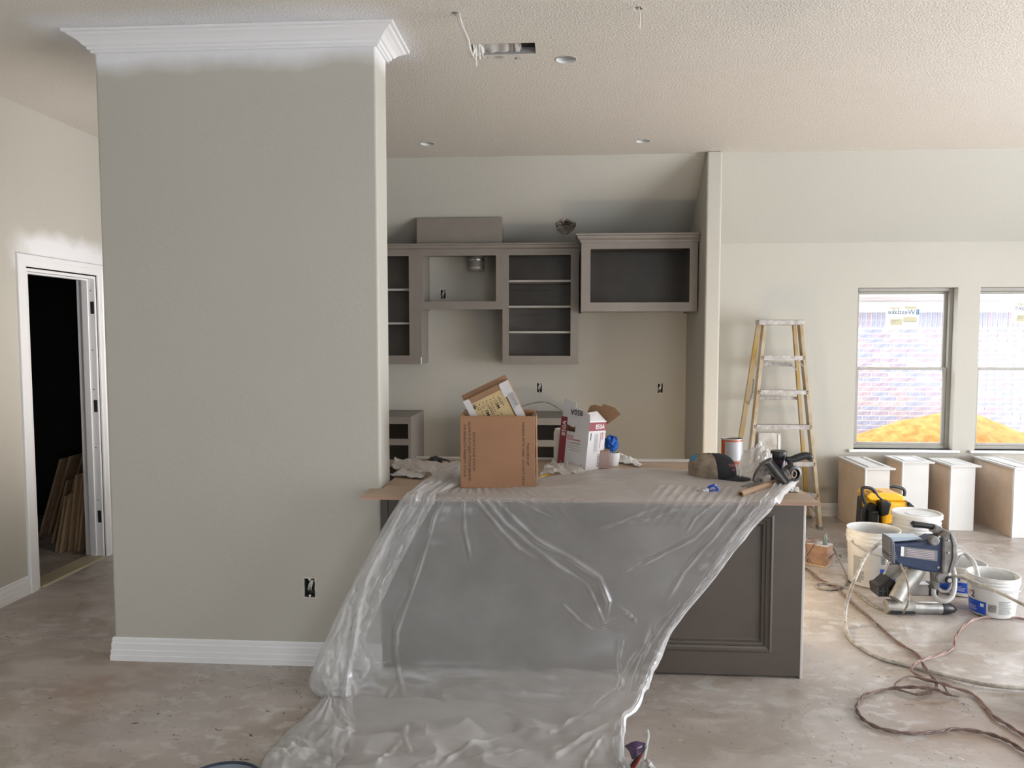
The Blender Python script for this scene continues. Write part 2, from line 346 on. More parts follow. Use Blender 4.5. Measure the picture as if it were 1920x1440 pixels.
def worldm(o):
    M = Matrix.LocRotScale(o.location, o.rotation_euler, o.scale)
    return worldm(o.parent) @ M if o.parent else M
def obj(name, mb, m, parent=None, local=False, bevel=0, smooth=False, seg=1, angle=35, solid=0):
    me = bpy.data.meshes.new(name); V = mb.v
    if parent is not None and not local:
        Mi = worldm(parent).inverted(); V = [tuple(Mi @ Vector(v)) for v in V]
    me.from_pydata(V, [], mb.f); me.validate()
    bm = bmesh.new(); bm.from_mesh(me); bmesh.ops.recalc_face_normals(bm, faces=bm.faces); bm.to_mesh(me); bm.free()
    if smooth:
        me.polygons.foreach_set('use_smooth', [True] * len(me.polygons)); me.set_sharp_from_angle(angle=math.radians(angle))
    me.materials.append(m)
    o = bpy.data.objects.new(name, me); COL.objects.link(o)
    if parent is not None: o.parent = parent
    if solid:
        q = o.modifiers.new('solidify', 'SOLIDIFY'); q.thickness = solid; q.offset = 0
    if bevel:
        q = o.modifiers.new('bevel', 'BEVEL'); q.width = bevel; q.segments = seg; q.limit_method = 'ANGLE'; q.angle_limit = math.radians(40)
    return o
def tag(o, label=None, cat=None, group=None, kind=None):
    if label: o['label'] = label
    if cat: o['category'] = cat
    if group: o['group'] = group
    if kind: o['kind'] = kind
    return o
def thing(name, label, cat, loc=(0, 0, 0), rot=(0, 0, 0), group=None, kind=None):
    o = bpy.data.objects.new(name, None); COL.objects.link(o); o.location = tuple(map(float, loc)); o.rotation_euler = rot; o.empty_display_size = .05
    return tag(o, label, cat, group, kind)
def boolean(o, cutters):
    for c in cutters:
        q = o.modifiers.new('b', 'BOOLEAN'); q.operation = 'DIFFERENCE'; q.object = c; q.solver = 'EXACT'
    dg = bpy.context.evaluated_depsgraph_get(); dg.update()
    me = bpy.data.meshes.new_from_object(o.evaluated_get(dg)); o.modifiers.clear(); o.data = me
def cutter(mb):
    return obj('cut', mb, M_dark)
def kill(cs):
    for c in cs: bpy.data.objects.remove(c, do_unlink=True)

_tc = {}
def text2d(s_, bold=False):
    """text outline as flat verts/faces, cap height about 0.7, starting at x = 0"""
    if s_ in _tc: return _tc[s_]
    cu = bpy.data.curves.new('t', 'FONT'); cu.body = s_; cu.size = 1.0; cu.resolution_u = 2
    if bold: cu.offset = 0.012
    o = bpy.data.objects.new('t', cu); COL.objects.link(o)
    dg = bpy.context.evaluated_depsgraph_get(); dg.update()
    me = bpy.data.meshes.new_from_object(o.evaluated_get(dg))
    bm = bmesh.new(); bm.from_mesh(me); bmesh.ops.triangulate(bm, faces=bm.faces); bmesh.ops.remove_doubles(bm, verts=bm.verts, dist=1e-5); bm.to_mesh(me); bm.free()
    V = [(v.co.x, v.co.y) for v in me.vertices]; Fc = [tuple(p.vertices) for p in me.polygons]
    bpy.data.objects.remove(o); w0 = min(v[0] for v in V); w1 = max(v[0] for v in V)
    V = [(x - w0, y) for x, y in V]; _tc[s_] = (V, Fc, w1 - w0); return _tc[s_]
def put_text(mb, s_, length, height, fn, bold=False):
    """fit text to length, cap height; fn(u, v) -> 3D point"""
    V, Fc, w_ = text2d(s_, bold); sx = length / w_; sy = height / 0.70
    mb.add([fn(x * sx, y * sy) for x, y in V], Fc); return mb
def quad(mb, fn, u0, u1, v0, v1, n=1):
    V = []; 
    for i in range(n + 1):
        u = u0 + (u1 - u0) * i / n; V += [fn(u, v0), fn(u, v1)]
    return mb.add(V, [(2 * i, 2 * i + 2, 2 * i + 3, 2 * i + 1) for i in range(n)])
def catmull(pts, n):
    """resample control points (k,3) to n points"""
    P = np.asarray(pts, float); k = len(P); out = []
    for t in np.linspace(0, k - 1, n):
        i = min(int(t), k - 2); f = t - i
        p0 = P[max(i - 1, 0)] if i > 0 else 2 * P[0] - P[1]; p1 = P[i]; p2 = P[i + 1]; p3 = P[i + 2] if i + 2 < k else 2 * P[k - 1] - P[k - 2]
        out.append(0.5 * (2 * p1 + (p2 - p0) * f + (2 * p0 - 5 * p1 + 4 * p2 - p3) * f * f + (3 * p1 - p0 - 3 * p2 + p3) * f ** 3))
    return np.array(out)
_rg = np.random.RandomState(3)
_G = _rg.rand(64, 64)
def vnoise(x, y):
    x = np.asarray(x, float); y = np.asarray(y, float)
    xi = np.floor(x).astype(int); yi = np.floor(y).astype(int); fx = x - xi; fy = y - yi
    fx = fx * fx * (3 - 2 * fx); fy = fy * fy * (3 - 2 * fy)
    g = lambda a, b: _G[a % 64, b % 64]
    return (g(xi, yi) * (1 - fx) + g(xi + 1, yi) * fx) * (1 - fy) + (g(xi, yi + 1) * (1 - fx) + g(xi + 1, yi + 1) * fx) * fy - .5
def fnoise(x, y, o=3): return sum(vnoise(x * 2 ** i + 7 * i, y * 2 ** i + 3 * i) / 2 ** i for i in range(o))
# ================================================================ THE ROOM
YW, YB = 3.50, 6.78          # face of the near wall and island, face of the back wall
ZC, ZB, YC = 3.01, 2.41, 6.0  # flat ceiling, top of back wall, where the ceiling starts to slope
XL, XR, YF = -3.30, 6.2, -3.3
WX0, WX1, WT = -2.20, -0.855, 0.20   # near wall
SX0, SX1, SY = 1.11, 1.225, 5.93      # stub wall at the right of the kitchen
def st(name, mb, m, label=None, **k):
    o = obj(name, mb, m, **k); o['kind'] = 'structure'
    if label: o['label'] = label
    return o
st('floor', MB().box(XL - 2.6, XR + .2, YF - .2, YB + .15, -.1, 0), M_floor, 'bare dusty concrete floor with plaster smears and paint specks')

# --- ceiling with its holes
can_px = [(1062, 111), (802, 269), (1206, 264)]
cans = [onZ(x, y, ZC) for x, y in can_px]
ce = st('ceiling', MB().box(XL - .15, XR + .2, YF - .2, YC, ZC, ZC + .02), M_ceil, 'knock-down textured ceiling with cut openings')
ac0 = onZ(889, 104, ZC); ac1 = onZ(1001, 80, ZC)
wh1 = onZ(853, 26, ZC); wh2 = onZ(1196, 16, ZC)
cs = [cutter(MB().box(ac0[0] - .005, ac1[0] + .005, ac0[1], ac1[1], ZC - .1, ZC + .1))]
for c in cans: cs.append(cutter(MB().lathe([(.056, ZC - .1), (.056, ZC + .1)], 32, Matrix.Translation((c[0], c[1], 0)), True, True)))
for c, r in ((wh1, .022), (wh2, .02)): cs.append(cutter(MB().prism([(c[0] + r * math.cos(a) * (1 + .25 * math.sin(3 * a)), c[1] + r * math.sin(a)) for a in [k * PI / 7 for k in range(14)]], ZC - .1, ZC + .1)))
boolean(ce, cs); kill(cs)
sl = (ZB - ZC) / (YB - YC)
def slopez(Y): return ZC + (Y - YC) * sl
# sloped part
dh = onY(1061, 424, 1.0)  # direction through the duct hole
d = ray(1061, 424); t = (ZC - YC * sl - CAM_H) / (d[2] - sl * d[1]); DH = ORG + d * t
so = st('ceiling_slope', MB().prism([(YC, ZC), (YB + .02, slopez(YB + .02)), (YB + .02, slopez(YB + .02) + .03), (YC, ZC + .03)], XL - .15, XR + .2, 'YZ'), M_slope, 'sloped strip of ceiling falling to the back wall')
nrm = Vector((0, sl, -1)).normalized()
Mh = Matrix.Translation(DH.tolist()) @ nrm.to_track_quat('Z', 'Y').to_matrix().to_4x4()
cs = [cutter(MB().prism([(.088 * math.cos(a) * (1 + .06 * math.sin(5 * a)), .088 * math.sin(a) * (1 + .05 * math.cos(4 * a))) for a in [k * PI / 16 for k in range(32)]], -.1, .1).xf(Mh))]
boolean(so, cs); kill(cs)

# --- near wall with its outlet box
def outlet_cut(c, n, hw=.0275, hh=.048, jag=.003):
    """c centre on the wall face, n 'Y' """
    return cutter(MB().box(c[0] - hw, c[0] + hw, c[1] - .05, c[1] + .06, c[2] - hh, c[2] + hh))
oc = onY(580.5, 1102, YW)
nw = st('wall_near', MB().box(WX0, WX1, YW, YW + WT, 0, ZC), M_wallf, 'freestanding greige wall end with white overspray under its crown', bevel=.012, seg=3)
cs = [outlet_cut(oc, 'Y')]; boolean(nw, cs); kill(cs)
# --- the kitchen's left wall (behind the near wall) and the left wall with the closet door
DY0, DY1, DZ = 4.47, 5.17, 2.02
lw = st('wall_left', MB().box(XL - .13, XL, YF, YB, 0, ZC), M_walld, 'pale left wall with the closet doorway')
cs = [cutter(MB().box(XL - .3, XL + .1, DY0, DY1, -.1, DZ))]; boolean(lw, cs); kill(cs)
# --- stub wall
st('wall_stub', MB().prism([(SY, 0), (YB, 0), (YB, ZB - .002), (YC, ZC - .004), (SY, ZC)], SX0, SX1, 'YZ'), M_wall, 'short stub wall between kitchen alcove and window bay', bevel=.014, seg=3)
# --- back wall with two windows
w1 = (onY(1609, 540, YB), onY(1797, 540, YB)); W1X0 = w1[0][0]; W1X1 = w1[1][0]
W2X0 = onY(1839, 540, YB)[0]; W2X1 = W2X0 + (W1X1 - W1X0)
WZ0 = onY(1700, 843, YB)[2]; WZ1 = onY(1700, 539, YB)[2]
WALLT = .15
bw = st('wall_back', MB().box(XL - .15, XR + .2, YB, YB + WALLT, 0, ZB + .03), M_wall, 'pale back wall behind kitchen and windows')
kout = [onY(1011.5, 727, YB), onY(1238, 728, YB), onY(831, 552, YB)]
cs = [cutter(MB().box(a, b, YB - .2, YB + .4, WZ0, WZ1)) for a, b in ((W1X0, W1X1), (W2X0, W2X1))] + [outlet_cut(c, 'Y', .024, .044) for c in kout]
boolean(bw, cs); kill(cs)
# --- right wall with glazed door opening, rear wall with openings (both out of frame)
rw = st('wall_right', MB().box(XR - .1, XR, YF, YB, 0, ZC), M_wall, 'side wall with wide glazed door opening')
cs = [cutter(MB().box(XR - .3, XR + .2, .0, 4.6, .05, 2.25))]; boolean(rw, cs); kill(cs)
fw = st('wall_rear', MB().box(XL - .15, XR + .2, YF, YF + .12, 0, ZC), M_wall, 'wall behind the viewpoint with two openings')
cs = [cutter(MB().box(-2.8, -1.6, YF - .2, YF + .3, .8, 2.4)), cutter(MB().box(1.7, 4.3, YF - .2, YF + .3, .5, 2.3))]; boolean(fw, cs); kill(cs)

# --- crown and baseboards
crown = [(o_, ZC - d_ * .66) for o_, d_ in ((0, .125), (.012, .125), (.012, .112), (.022, .106), (.024, .09), (.034, .084), (.046, .062), (.064, .042), (.078, .032), (.084, .022), (.098, .018), (.098, .0015), (0, .0015))]
st('trim_crown', MB().sweep([(WX0, YW), (WX0, YW + WT), (WX1, YW + WT), (WX1, YW)], crown, True, -1), M_trim, 'white crown moulding around the top of the near wall')
def base_prof(h=.115): return [(0, 0), (.016, 0), (.016, .026), (.0135, .029), (.0135, .052), (.011, .056), (.011, .086), (.0075, .091), (.0075, .108), (.004, h), (0, h)]
st('baseboard_near', MB().sweep([(WX1, YW), (WX0, YW), (WX0, YW + WT)], base_prof(), False, -1), M_trim, 'white stepped baseboard along the near wall')
st('baseboard_left', MB().sweep([(XL, YF + .12), (XL, DY0 - .088)], base_prof(), False, 1), M_trim, 'white stepped baseboard left of the closet door')
st('baseboard_left.001', MB().sweep([(XL, DY1 + .088), (XL, YB)], base_prof(), False, 1), M_trim, 'white stepped baseboard beyond the closet door')
st('baseboard_back', MB().sweep([(SX1, YB), (XR - .1, YB)], base_prof(), False, 1), M_trim, 'white stepped baseboard on the back wall')
st('baseboard_back.001', MB().sweep([(SX0 + .0, SY), (SX1, SY), (SX1, YB)], base_prof(), False, 1), M_trim, 'white stepped baseboard round the stub wall')

# --- closet doorway: casing, jamb, stop, hinge mortises, threshold
dr = thing('door_1', 'white cased closet doorway with its door taken off', None, (XL, (DY0 + DY1) / 2, 0), kind='structure')
cw = .085
cprof = [(0, 0), (.008, 0), (.008, .012), (.02, .016), (.05, .016), (.056, .02), (.08, .02), (cw, .014), (cw, 0)]
def casing(x, sgn):
    t = MB(); pth = [(DY0, 0), (DY0, DZ), (DY1, DZ), (DY1, 0)]
    t.sweep(pth, [(a, b) for a, b in cprof], False, -1)
    return MB().add([(x + sgn * c, a, b) for a, b, c in t.v], t.f)
obj('casing', casing(XL, 1), M_trim, dr)
obj('casing', casing(XL - .13, -1), M_trim, dr)
jt = .018
for nm, y0, y1, z0, z1 in (('jamb', DY0, DY0 + jt, 0, DZ), ('jamb', DY1 - jt, DY1, 0, DZ), ('head_jamb', DY0 + jt, DY1 - jt, DZ - jt, DZ)):
    obj(nm, MB().box(XL - .13, XL, y0, y1, z0, z1), M_trim, dr)
for y0, y1, z0, z1 in ((DY0 + jt, DY0 + jt + .011, 0, DZ - jt), (DY1 - jt - .011, DY1 - jt, 0, DZ - jt), (DY0 + jt + .011, DY1 - jt - .011, DZ - jt - .011, DZ - jt)):
    obj('door_stop', MB().box(XL - .09, XL - .045, y0, y1, z0, z1), M_trim, dr, bevel=.002)
for zc in (1.80, 1.10, .30):
    tag(obj('hinge_mortise', MB().prism([(XL - .034, zc - .045), (XL - .004, zc - .045), (XL - .004, zc + .045), (XL - .034, zc + .045)], DY1 - jt - .0015, DY1 - jt + .004, 'XZ'), M_dark, dr, bevel=.004), 'black hinge recess')
    for dz in (-.3, .12):
        obj('nail_hole', MB().lathe([(.004, 0), (.004, .002)], 10, Matrix.Translation((XL - .028, DY1 - jt, zc + dz)) @ Matrix.Rotation(PI / 2, 4, 'X'), False, True), M_dark, dr)
obj('threshold', MB().prism([(XL - .13, 0), (XL + .02, 0), (XL + .012, .012), (XL - .12, .016)], DY0 + jt, DY1 - jt, 'XZ'), M_thres, dr)
# closet shell
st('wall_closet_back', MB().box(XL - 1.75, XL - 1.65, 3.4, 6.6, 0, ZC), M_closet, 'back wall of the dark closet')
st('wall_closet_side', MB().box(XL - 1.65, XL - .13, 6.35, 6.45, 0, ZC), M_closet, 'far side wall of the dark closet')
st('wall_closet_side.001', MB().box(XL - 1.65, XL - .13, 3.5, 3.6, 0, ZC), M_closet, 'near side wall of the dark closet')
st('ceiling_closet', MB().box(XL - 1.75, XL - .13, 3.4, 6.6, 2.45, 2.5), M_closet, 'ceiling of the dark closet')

# --- windows
def window(idx, x0, x1, txt):
    wn = thing('window_%d' % idx, 'white single-hung window %s' % ('beside the stepladder' if idx == 1 else 'at the right edge of the view'), None, ((x0 + x1) / 2, YB + .1, WZ0), kind='structure')
    f = .03; Y0, Y1 = YB + .075, YB + .15
    t = MB(); 
    for a, b, c, d_ in ((x0, x0 + f, WZ0, WZ1), (x1 - f, x1, WZ0, WZ1), (x0 + f, x1 - f, WZ1 - f, WZ1), (x0 + f, x1 - f, WZ0, WZ0 + f)): t.box(a, b, Y0, Y1, c, d_)
    obj('frame', t, M_winframe, wn, bevel=.003)
    zm = onY(1700, 691, YB + .1)[2]; s = .028
    def sash(nm, z0, z1, ya, yb):
        q = MB(); a, b = x0 + f, x1 - f
        for u in ((a, a + s, z0, z1), (b - s, b, z0, z1), (a + s, b - s, z1 - s * .8, z1), (a + s, b - s, z0, z0 + s * .8)): q.box(u[0], u[1], ya, yb, u[2], u[3])
        sh = obj(nm, q, M_winframe, wn, bevel=.003)
        obj('pane', MB().box(a + s, b - s, (ya + yb) / 2 - .002, (ya + yb) / 2 + .002, z0 + s * .8, z1 - s * .8), M_glass, sh)
        return sh
    sash('upper_sash', zm - .012, WZ1 - f, Y1 - .035, Y1 - .01)
    lo = sash('lower_sash', WZ0 + f, zm + .012, Y0 + .01, Y0 + .035)
    for fx in (.2, .8):
        cx = x0 + (x1 - x0) * fx
        obj('latch', MB().prism([(cx - .03, zm + .012), (cx + .03, zm + .012), (cx + .022, zm + .02), (cx + .006, zm + .028), (cx - .012, zm + .026), (cx - .026, zm + .019)], Y0 + .004, Y0 + .03, 'XZ'), M_latch, lo, bevel=.003)
    obj('sill', MB().box(x0 - .05, x1 + .05, YB - .035, YB + .075, WZ0 - .022, WZ0), M_trim, wn, bevel=.004)
    # printed maker's film label on the inside of the upper pane, its lettering seen from behind
    lx, lz = (onY(1689, 592, Y1)[0], onY(1689, 592, Y1)[2]) if idx == 1 else (onY(1926, 586, Y1)[0], onY(1926, 586, Y1)[2])
    hw, hh = .145, .108; rt = (-.02 if idx == 1 else -.1); yl = Y1 - .0285
    fn = lambda u, v, dy=0: (lx + u * math.cos(rt) - v * math.sin(rt), yl - dy, lz + u * math.sin(rt) + v * math.cos(rt))
    lb = obj('film_label', quad(MB(), fn, -hw, hw, -hh, hh), M_winfilm, wn)
    bb = MB(); put_text(bb, 'Westlake', .235, .045, lambda u, v: fn(.11 - u, v + .012, .001)); 
    obj('lettering', bb, mat('blue_grey_ink', (.03, .06, .13), .5), lb)
    bb = MB()
    for k in range(2): bb.add([fn(.118 + .014 * k, .012, .001), fn(.128 + .014 * k, .012, .001), fn(.14 + .014 * k - .01, .06, .001), fn(.13 + .014 * k - .01, .06, .001)], [(0, 1, 2, 3)])
    obj('emblem', bb, mat('cyan_ink', (.01, .16, .30), .5), lb)
    for (u0, u1, v0, v1) in ((-.1, -.0, -.085, -.03), (.01, .125, -.055, -.012), (-.11, -.02, .058, .072), (.02, .12, .062, .082)):
        tp = obj('tape', quad(MB(), lambda u, v: fn(u, v, .0005), u0, u1, v0, v1), M_ytape, lb)
    bb = MB()
    for (u0, u1, v) in ((-.09, -.03, -.045), (-.095, -.05, -.06), (.02, .12, -.052)): quad(bb, lambda a, b: fn(a, b, .0012), u0, u1, v, v + .003)
    obj('fine_print', bb, M_inkgrey, lb)
    return wn
window(1, W1X0, W1X1, 'Westlake'); window(2, W2X0, W2X1, 'Westlake')

# ================================================================ OUTSIDE THE WINDOWS
st('ground_outside', MB().box(-1, 14, YB + .15, 18, -.35, -.3), M_dirt, 'bare ground outside the windows')
YBR = 9.3
br = thing('brick_house_wall', "neighbouring house's brick wall seen through both windows", 'building', (6, YBR, -.3))
zs = onY(1700, 585, YBR)[2]       # underside of soffit trim
obj('mortar', MB().box(-.5, 13, YBR + .008, YBR + .2, -.3, zs + .3), M_mortar, br)
bwid, bh, jn = .187, .042, .016
zt = zs - .19
bmesh0 = {}
def brick_mesh(i, vert=False):
    k = (i, vert)
    if k not in bmesh0:
        w_, h_ = (bwid, bh) if not vert else (bh, .175)
        o = obj('brick', MB().box(0, w_, -.0, .03, 0, h_), M_brick[i], br, local=True, bevel=.003); bmesh0[k] = o.data; o.data.name = 'brick'
        me = o.data; bpy.data.objects.remove(o)
    return bmesh0[k]
rows = 0; z = zt; far = MB(); nb = 0
xv = [(onY(1600, 600, YBR)[0] - .1, onY(1800, 600, YBR)[0] + .12), (onY(1826, 600, YBR)[0] - .1, onY(1925, 600, YBR)[0])]
x = -.4
while x < 12.8:      # soldier course
    vis = any(a < x + bh and x < b for a, b in xv)
    i = R.choice((0, 2, 2, 2))
    if vis:
        o = bpy.data.objects.new('brick', brick_mesh(i, True)); COL.objects.link(o); o.parent = br; o.location = (x - 6, -R.uniform(0, .004), zt + .3 + .005); nb += 1
    else: far.box(x, x + bh, YBR, YBR + .03, zt + .005, zt + .18)
    x += bh + jn
z = zt - bh - jn; row = 0
while z > -.3:
    x = -.4 - (row % 2) * .1 - R.uniform(0, .03)
    while x < 12.8:
        vis = any(a < x + bwid and x < b for a, b in xv) and z > .25 and nb < 296
        i = R.choice((0, 1, 0, 2, 3, 2))
        if vis:
            o = bpy.data.objects.new('brick', brick_mesh(i)); COL.objects.link(o); o.parent = br; o.location = (x - 6, -R.uniform(0, .004), z + .3); nb += 1
        else: far.box(x, x + bwid, YBR, YBR + .03, z, z + bh)
        x += bwid + jn
    z -= bh + jn; row += 1
tag(obj('bricks', far, M_brick[0], br), kind='stuff')
z1 = onY(1700, 553, YBR - .3)[2]
obj('frieze_board', MB().box(-.5, 13, YBR - .02, YBR + .01, zs - .002, zs + .12), M_soffit, br)
obj('soffit', MB().box(-.5, 13, YBR - .32, YBR + .1, z1 - .01, z1 + .01), M_soffit, br)
obj('fascia', MB().box(-.5, 13, YBR - .34, YBR - .32, z1 - .02, z1 + .16), M_soffit, br)
# sand mound behind the pier between the windows
YS = 8.2
mx = onY(1806, 760, YS); gx = np.linspace(mx[0] - 1.9, mx[0] + 1.7, 90); gy = np.linspace(YS - 1.0, YS + .75, 44)
P = np.zeros((44, 90, 3))
zt_ = {px: onY(px, py, YS)[2] for px, py in ((1605, 815), (1640, 800), (1700, 785), (1778, 775), (1806, 765), (1832, 778), (1880, 795), (1920, 812))}
xs_ = [onY(px, 780, YS)[0] for px in zt_]; 
for i, yy in enumerate(gy):
    for j, xx in enumerate(gx):
        top = np.interp(xx, [mx[0] - 1.9] + xs_ + [mx[0] + 1.7], [-.3] + list(zt_.values()) + [-.3])
        f = max(0, 1 - abs((yy - YS) / (1.0 if yy < YS else .75)) ** 1.5)
        h = -.3 + (top + .3) * f
        h += (.03 * float(vnoise(xx * 5, yy * 5)) + .04 * abs(float(vnoise(xx * 2.3 + yy * 1.2 + 9, yy * 5 + xx)))) * f
        h -= .05 * abs(float(vnoise(xx * 1.7 + 4, yy * 3 - xx * 2))) * f
        P[i, j] = (xx, yy, h)
o = obj('sand_mound', MB().grid(P), M_sand, smooth=True, angle=60); tag(o, 'orange sand mound heaped outside behind the pier between windows', 'sand mound')
# ================================================================ CEILING AND WALL OPENINGS
def rectwave(px, py, r): pass
can_lab = ['open recessed light can, the largest, right of the ceiling duct slot', 'open recessed light can at the left, above the tall box on the cabinets', 'open recessed light can at the right, near the top of the stub wall']
for c, lb in zip(cans, can_lab):
    t = thing('recessed_light_can', lb, 'light can', (c[0], c[1], ZC), group='recessed light cans in the ceiling')
    M = Matrix.Translation((c[0], c[1], 0))
    obj('can_housing', MB().lathe([(.055, ZC + .001), (.055, ZC + .12), (.0, ZC + .12)], 32, M), M_white, t, smooth=True, solid=.002)
    obj('can_lip', MB().lathe([(.0575, ZC - .0015), (.052, ZC - .003), (.052, ZC + .012), (.0575, ZC + .012)], 32, M), M_white, t, smooth=True)
    obj('bracket', MB().box(c[0] - .05, c[0] - .02, c[1] - .012, c[1] + .012, ZC + .01, ZC + .07), M_metal, t)
# register slot
t = thing('air_register_opening', 'long rectangular duct slot cut in the ceiling with torn foil insulation', 'duct opening', ((ac0[0] + ac1[0]) / 2, ac0[1], ZC))
x0, x1, y0, y1 = ac0[0] - .004, ac1[0] + .004, ac0[1], ac1[1]
bx = MB()
for a in ((x0 - .01, x0, y0, y1), (x1, x1 + .01, y0, y1), (x0 - .01, x1 + .01, y0 - .01, y0), (x0 - .01, x1 + .01, y1, y1 + .01)): bx.box(*a, ZC + .003, ZC + .16)
bx.box(x0 - .01, x1 + .01, y0 - .01, y1 + .01, ZC + .16, ZC + .17)
obj('duct_box', bx, mat('dull_duct_metal', (.30, .29, .28), .6, metal=.2), t)
obj('dark_throat', MB().box(x1 - .07, x1 - .001, y0 + .02, y1 - .005, ZC + .03, ZC + .12), M_dark, t)
def flap(x0, x1, ya, yb, za, zb, seed, n=16, m=8, amp=.012):
    P = np.zeros((m, n, 3))
    for i in range(m):
        for j in range(n):
            u, v = j / (n - 1), i / (m - 1)
            P[i, j] = (x0 + (x1 - x0) * u, ya + (yb - ya) * v + amp * float(fnoise(u * 4 + seed, v * 3)), za + (zb - za) * v + amp * 1.4 * float(fnoise(u * 5 + seed + 9, v * 4)) - .010 * math.sin(PI * u) * (1 - v))
    return P
foil = mat('torn_foil', (.50, .48, .47), .5, metal=.15, bump=.4, bscale=30)
obj('torn_insulation', MB().grid(flap(x0 + .03, x0 + .19, y0 + .03, y1 - .01, ZC + .004, ZC + .06, 2)), foil, t, smooth=True, solid=.002)
obj('torn_insulation', MB().grid(flap(x0 + .18, x1 - .07, y0 + .05, y1 - .01, ZC + .008, ZC + .05, 5)), foil, t, smooth=True, solid=.002)
obj('torn_insulation', MB().grid(flap(x0 + .005, x0 + .06, y0 + .02, y1 - .01, ZC + .002, ZC + .05, 8)), M_rag, t, smooth=True, solid=.002)
jg = MB()
for k in range(40):
    a = x0 + (x1 - x0) * k / 40; jg.box(a, a + .006 + R.random() * .004, y0 - .003, y0 + R.random() * .005, ZC - .002 - R.random() * .003, ZC + .002)
tag(obj('ragged_edge', jg, M_wire, t), kind='stuff')
# wires
def wire_bundle(c, paths, name, label, r=.0035):
    t = thing(name, label, 'wire', (c[0], c[1], ZC))
    obj('junction_box', MB().prism([(c[0] + .03 * math.cos(a), c[1] + .03 * math.sin(a)) for a in [k * PI / 4 for k in range(8)]], ZC + .021, ZC + .06), mat('blue_box', (.09, .12, .20), .5), t)
    for p in paths: obj('wire_strand', MB().tube(catmull(p, 26), r, 8), M_wire, t, smooth=True)
    return t
h = wh1; A = lambda px, py, Y: onY(px, py, Y)
Yw1 = h[1]
wire_bundle(h, [[(h[0] + .01, h[1], ZC + .05), A(861, 27, Yw1), A(868, 52, Yw1), A(878, 74, Yw1 + .01), A(881, 92, Yw1 + .02), A(888, 108, Yw1 + .02), A(892, 111, Yw1 + .02)],
                [(h[0] - .004, h[1], ZC + .05), A(857, 28, Yw1 + .01), A(864, 52, Yw1 + .01), A(875, 74, Yw1 + .02), A(878, 94, Yw1 + .03), A(885, 107, Yw1 + .03), A(890, 92, Yw1 + .05), A(892, 98, Yw1 + .05), A(893, 125, Yw1 + .04)]],
            'hanging_wire', 'white electrical wire curling down beside the ceiling duct slot', .0048)
h = wh2; Yw2 = h[1]
wire_bundle(h, [[(h[0], h[1], ZC + .05), A(1198, 16, Yw2), A(1200, 30, Yw2), A(1199, 53, Yw2)]], 'hanging_wire', 'single short white wire hanging straight down near the top edge', .0032)
# torn duct through the sloped ceiling
t = thing('vent_duct', 'foil duct with torn insulation poking through the sloped ceiling hole', 'duct', tuple(DH))
pr_ = []; 
for k in range(40): pr_.append((.07 + .004 * math.cos(k * PI / 2.2), -.012 - k * .006))
obj('ribbed_sleeve', MB().lathe(pr_, 28, Mh @ Matrix.Translation((0, -.010, .012))), M_duct, t, smooth=True)
obj('hole_void', MB().lathe([(.094, -.032), (.094, -.26), (0, -.26)], 24, Mh), M_dark, t)
for k, (a, b) in enumerate(((.3, 1.6), (1.8, 2.9), (3.4, 5.2))):
    P = np.zeros((6, 14, 3))
    for i in range(6):
        for j in range(14):
            an = a + (b - a) * j / 13; r_ = .088 - .05 * i / 5 * (.5 + .5 * math.sin(j * 1.1)); q = Mh @ Vector((r_ * math.cos(an), r_ * math.sin(an), .004 + .02 * float(fnoise(j * .5 + k * 4, i * .6))))
            P[i, j] = q
    obj('torn_paper', MB().grid(P), M_duct, t, smooth=True, solid=.002)
# outlet boxes
def outlet(c, label, hw=.0275, hh=.048):
    t = thing('outlet_box', label, 'outlet box', (c[0], c[1], c[2]))
    b = MB(); x0, x1, z0, z1 = c[0] - hw, c[0] + hw, c[2] - hh, c[2] + hh; y0, y1 = c[1] + .002, c[1] + .055
    e = .003
    b.box(x0, x0 + e, y0, y1, z0, z1).box(x1 - e, x1, y0, y1, z0, z1).box(x0 + e, x1 - e, y0, y1, z0, z0 + e).box(x0 + e, x1 - e, y0, y1, z1 - e, z1).box(x0 + e, x1 - e, y1 - e, y1, z0 + e, z1 - e)
    obj('box_shell', b, mat('outlet_box_dark', (.06, .065, .06), .6), t)
    for zz in (z0 + .008, z1 - .008): obj('screw_tab', MB().lathe([(.006, 0), (.006, .003)], 12, Matrix.Translation((c[0], c[1] + .004, zz)) @ Matrix.Rotation(PI / 2, 4, 'X'), True, True), M_wire, t)
    for k in range(4):
        a = (k - 1.5) * .006
        obj('wire_strand', MB().tube(catmull([(c[0] - .012 + a, y1 - .01, c[2] - .03), (c[0] - .006 + a, c[1] + .012, c[2] - .012), (c[0] + .004 + a * .8, c[1] + .010, c[2] + .02), (c[0] + .012 + a * .5, c[1] + .02, c[2] + .034), (c[0] + .004 + a * .5, y1 - .01, c[2] + .02)], 14), .0022, 6), M_wire if k % 2 else M_metal, t, smooth=True)
    rim = MB()
    for k in range(60):
        s_ = k / 60 * 4; q = s_ % 1; e_ = .0012 + .0014 * R.random()
        px, pz = ((x0 + (x1 - x0) * q, z0) if s_ < 1 else (x1, z0 + (z1 - z0) * q) if s_ < 2 else (x1 - (x1 - x0) * q, z1) if s_ < 3 else (x0, z1 - (z1 - z0) * q))
        rim.box(px - e_, px + e_, c[1] - .0015, c[1] + .002, pz - e_ * R.uniform(.6, 1.6), pz + e_ * R.uniform(.6, 1.6))
    tag(obj('ragged_edge', rim, M_wire, t), kind='stuff')
    return t
outlet(oc, 'open outlet box with bare wires low on the near wall')
outlet(kout[0], 'open outlet box on the kitchen wall above the cardboard box', .024, .044)
outlet(kout[1], 'open outlet box at the right end of the kitchen wall', .024, .044)
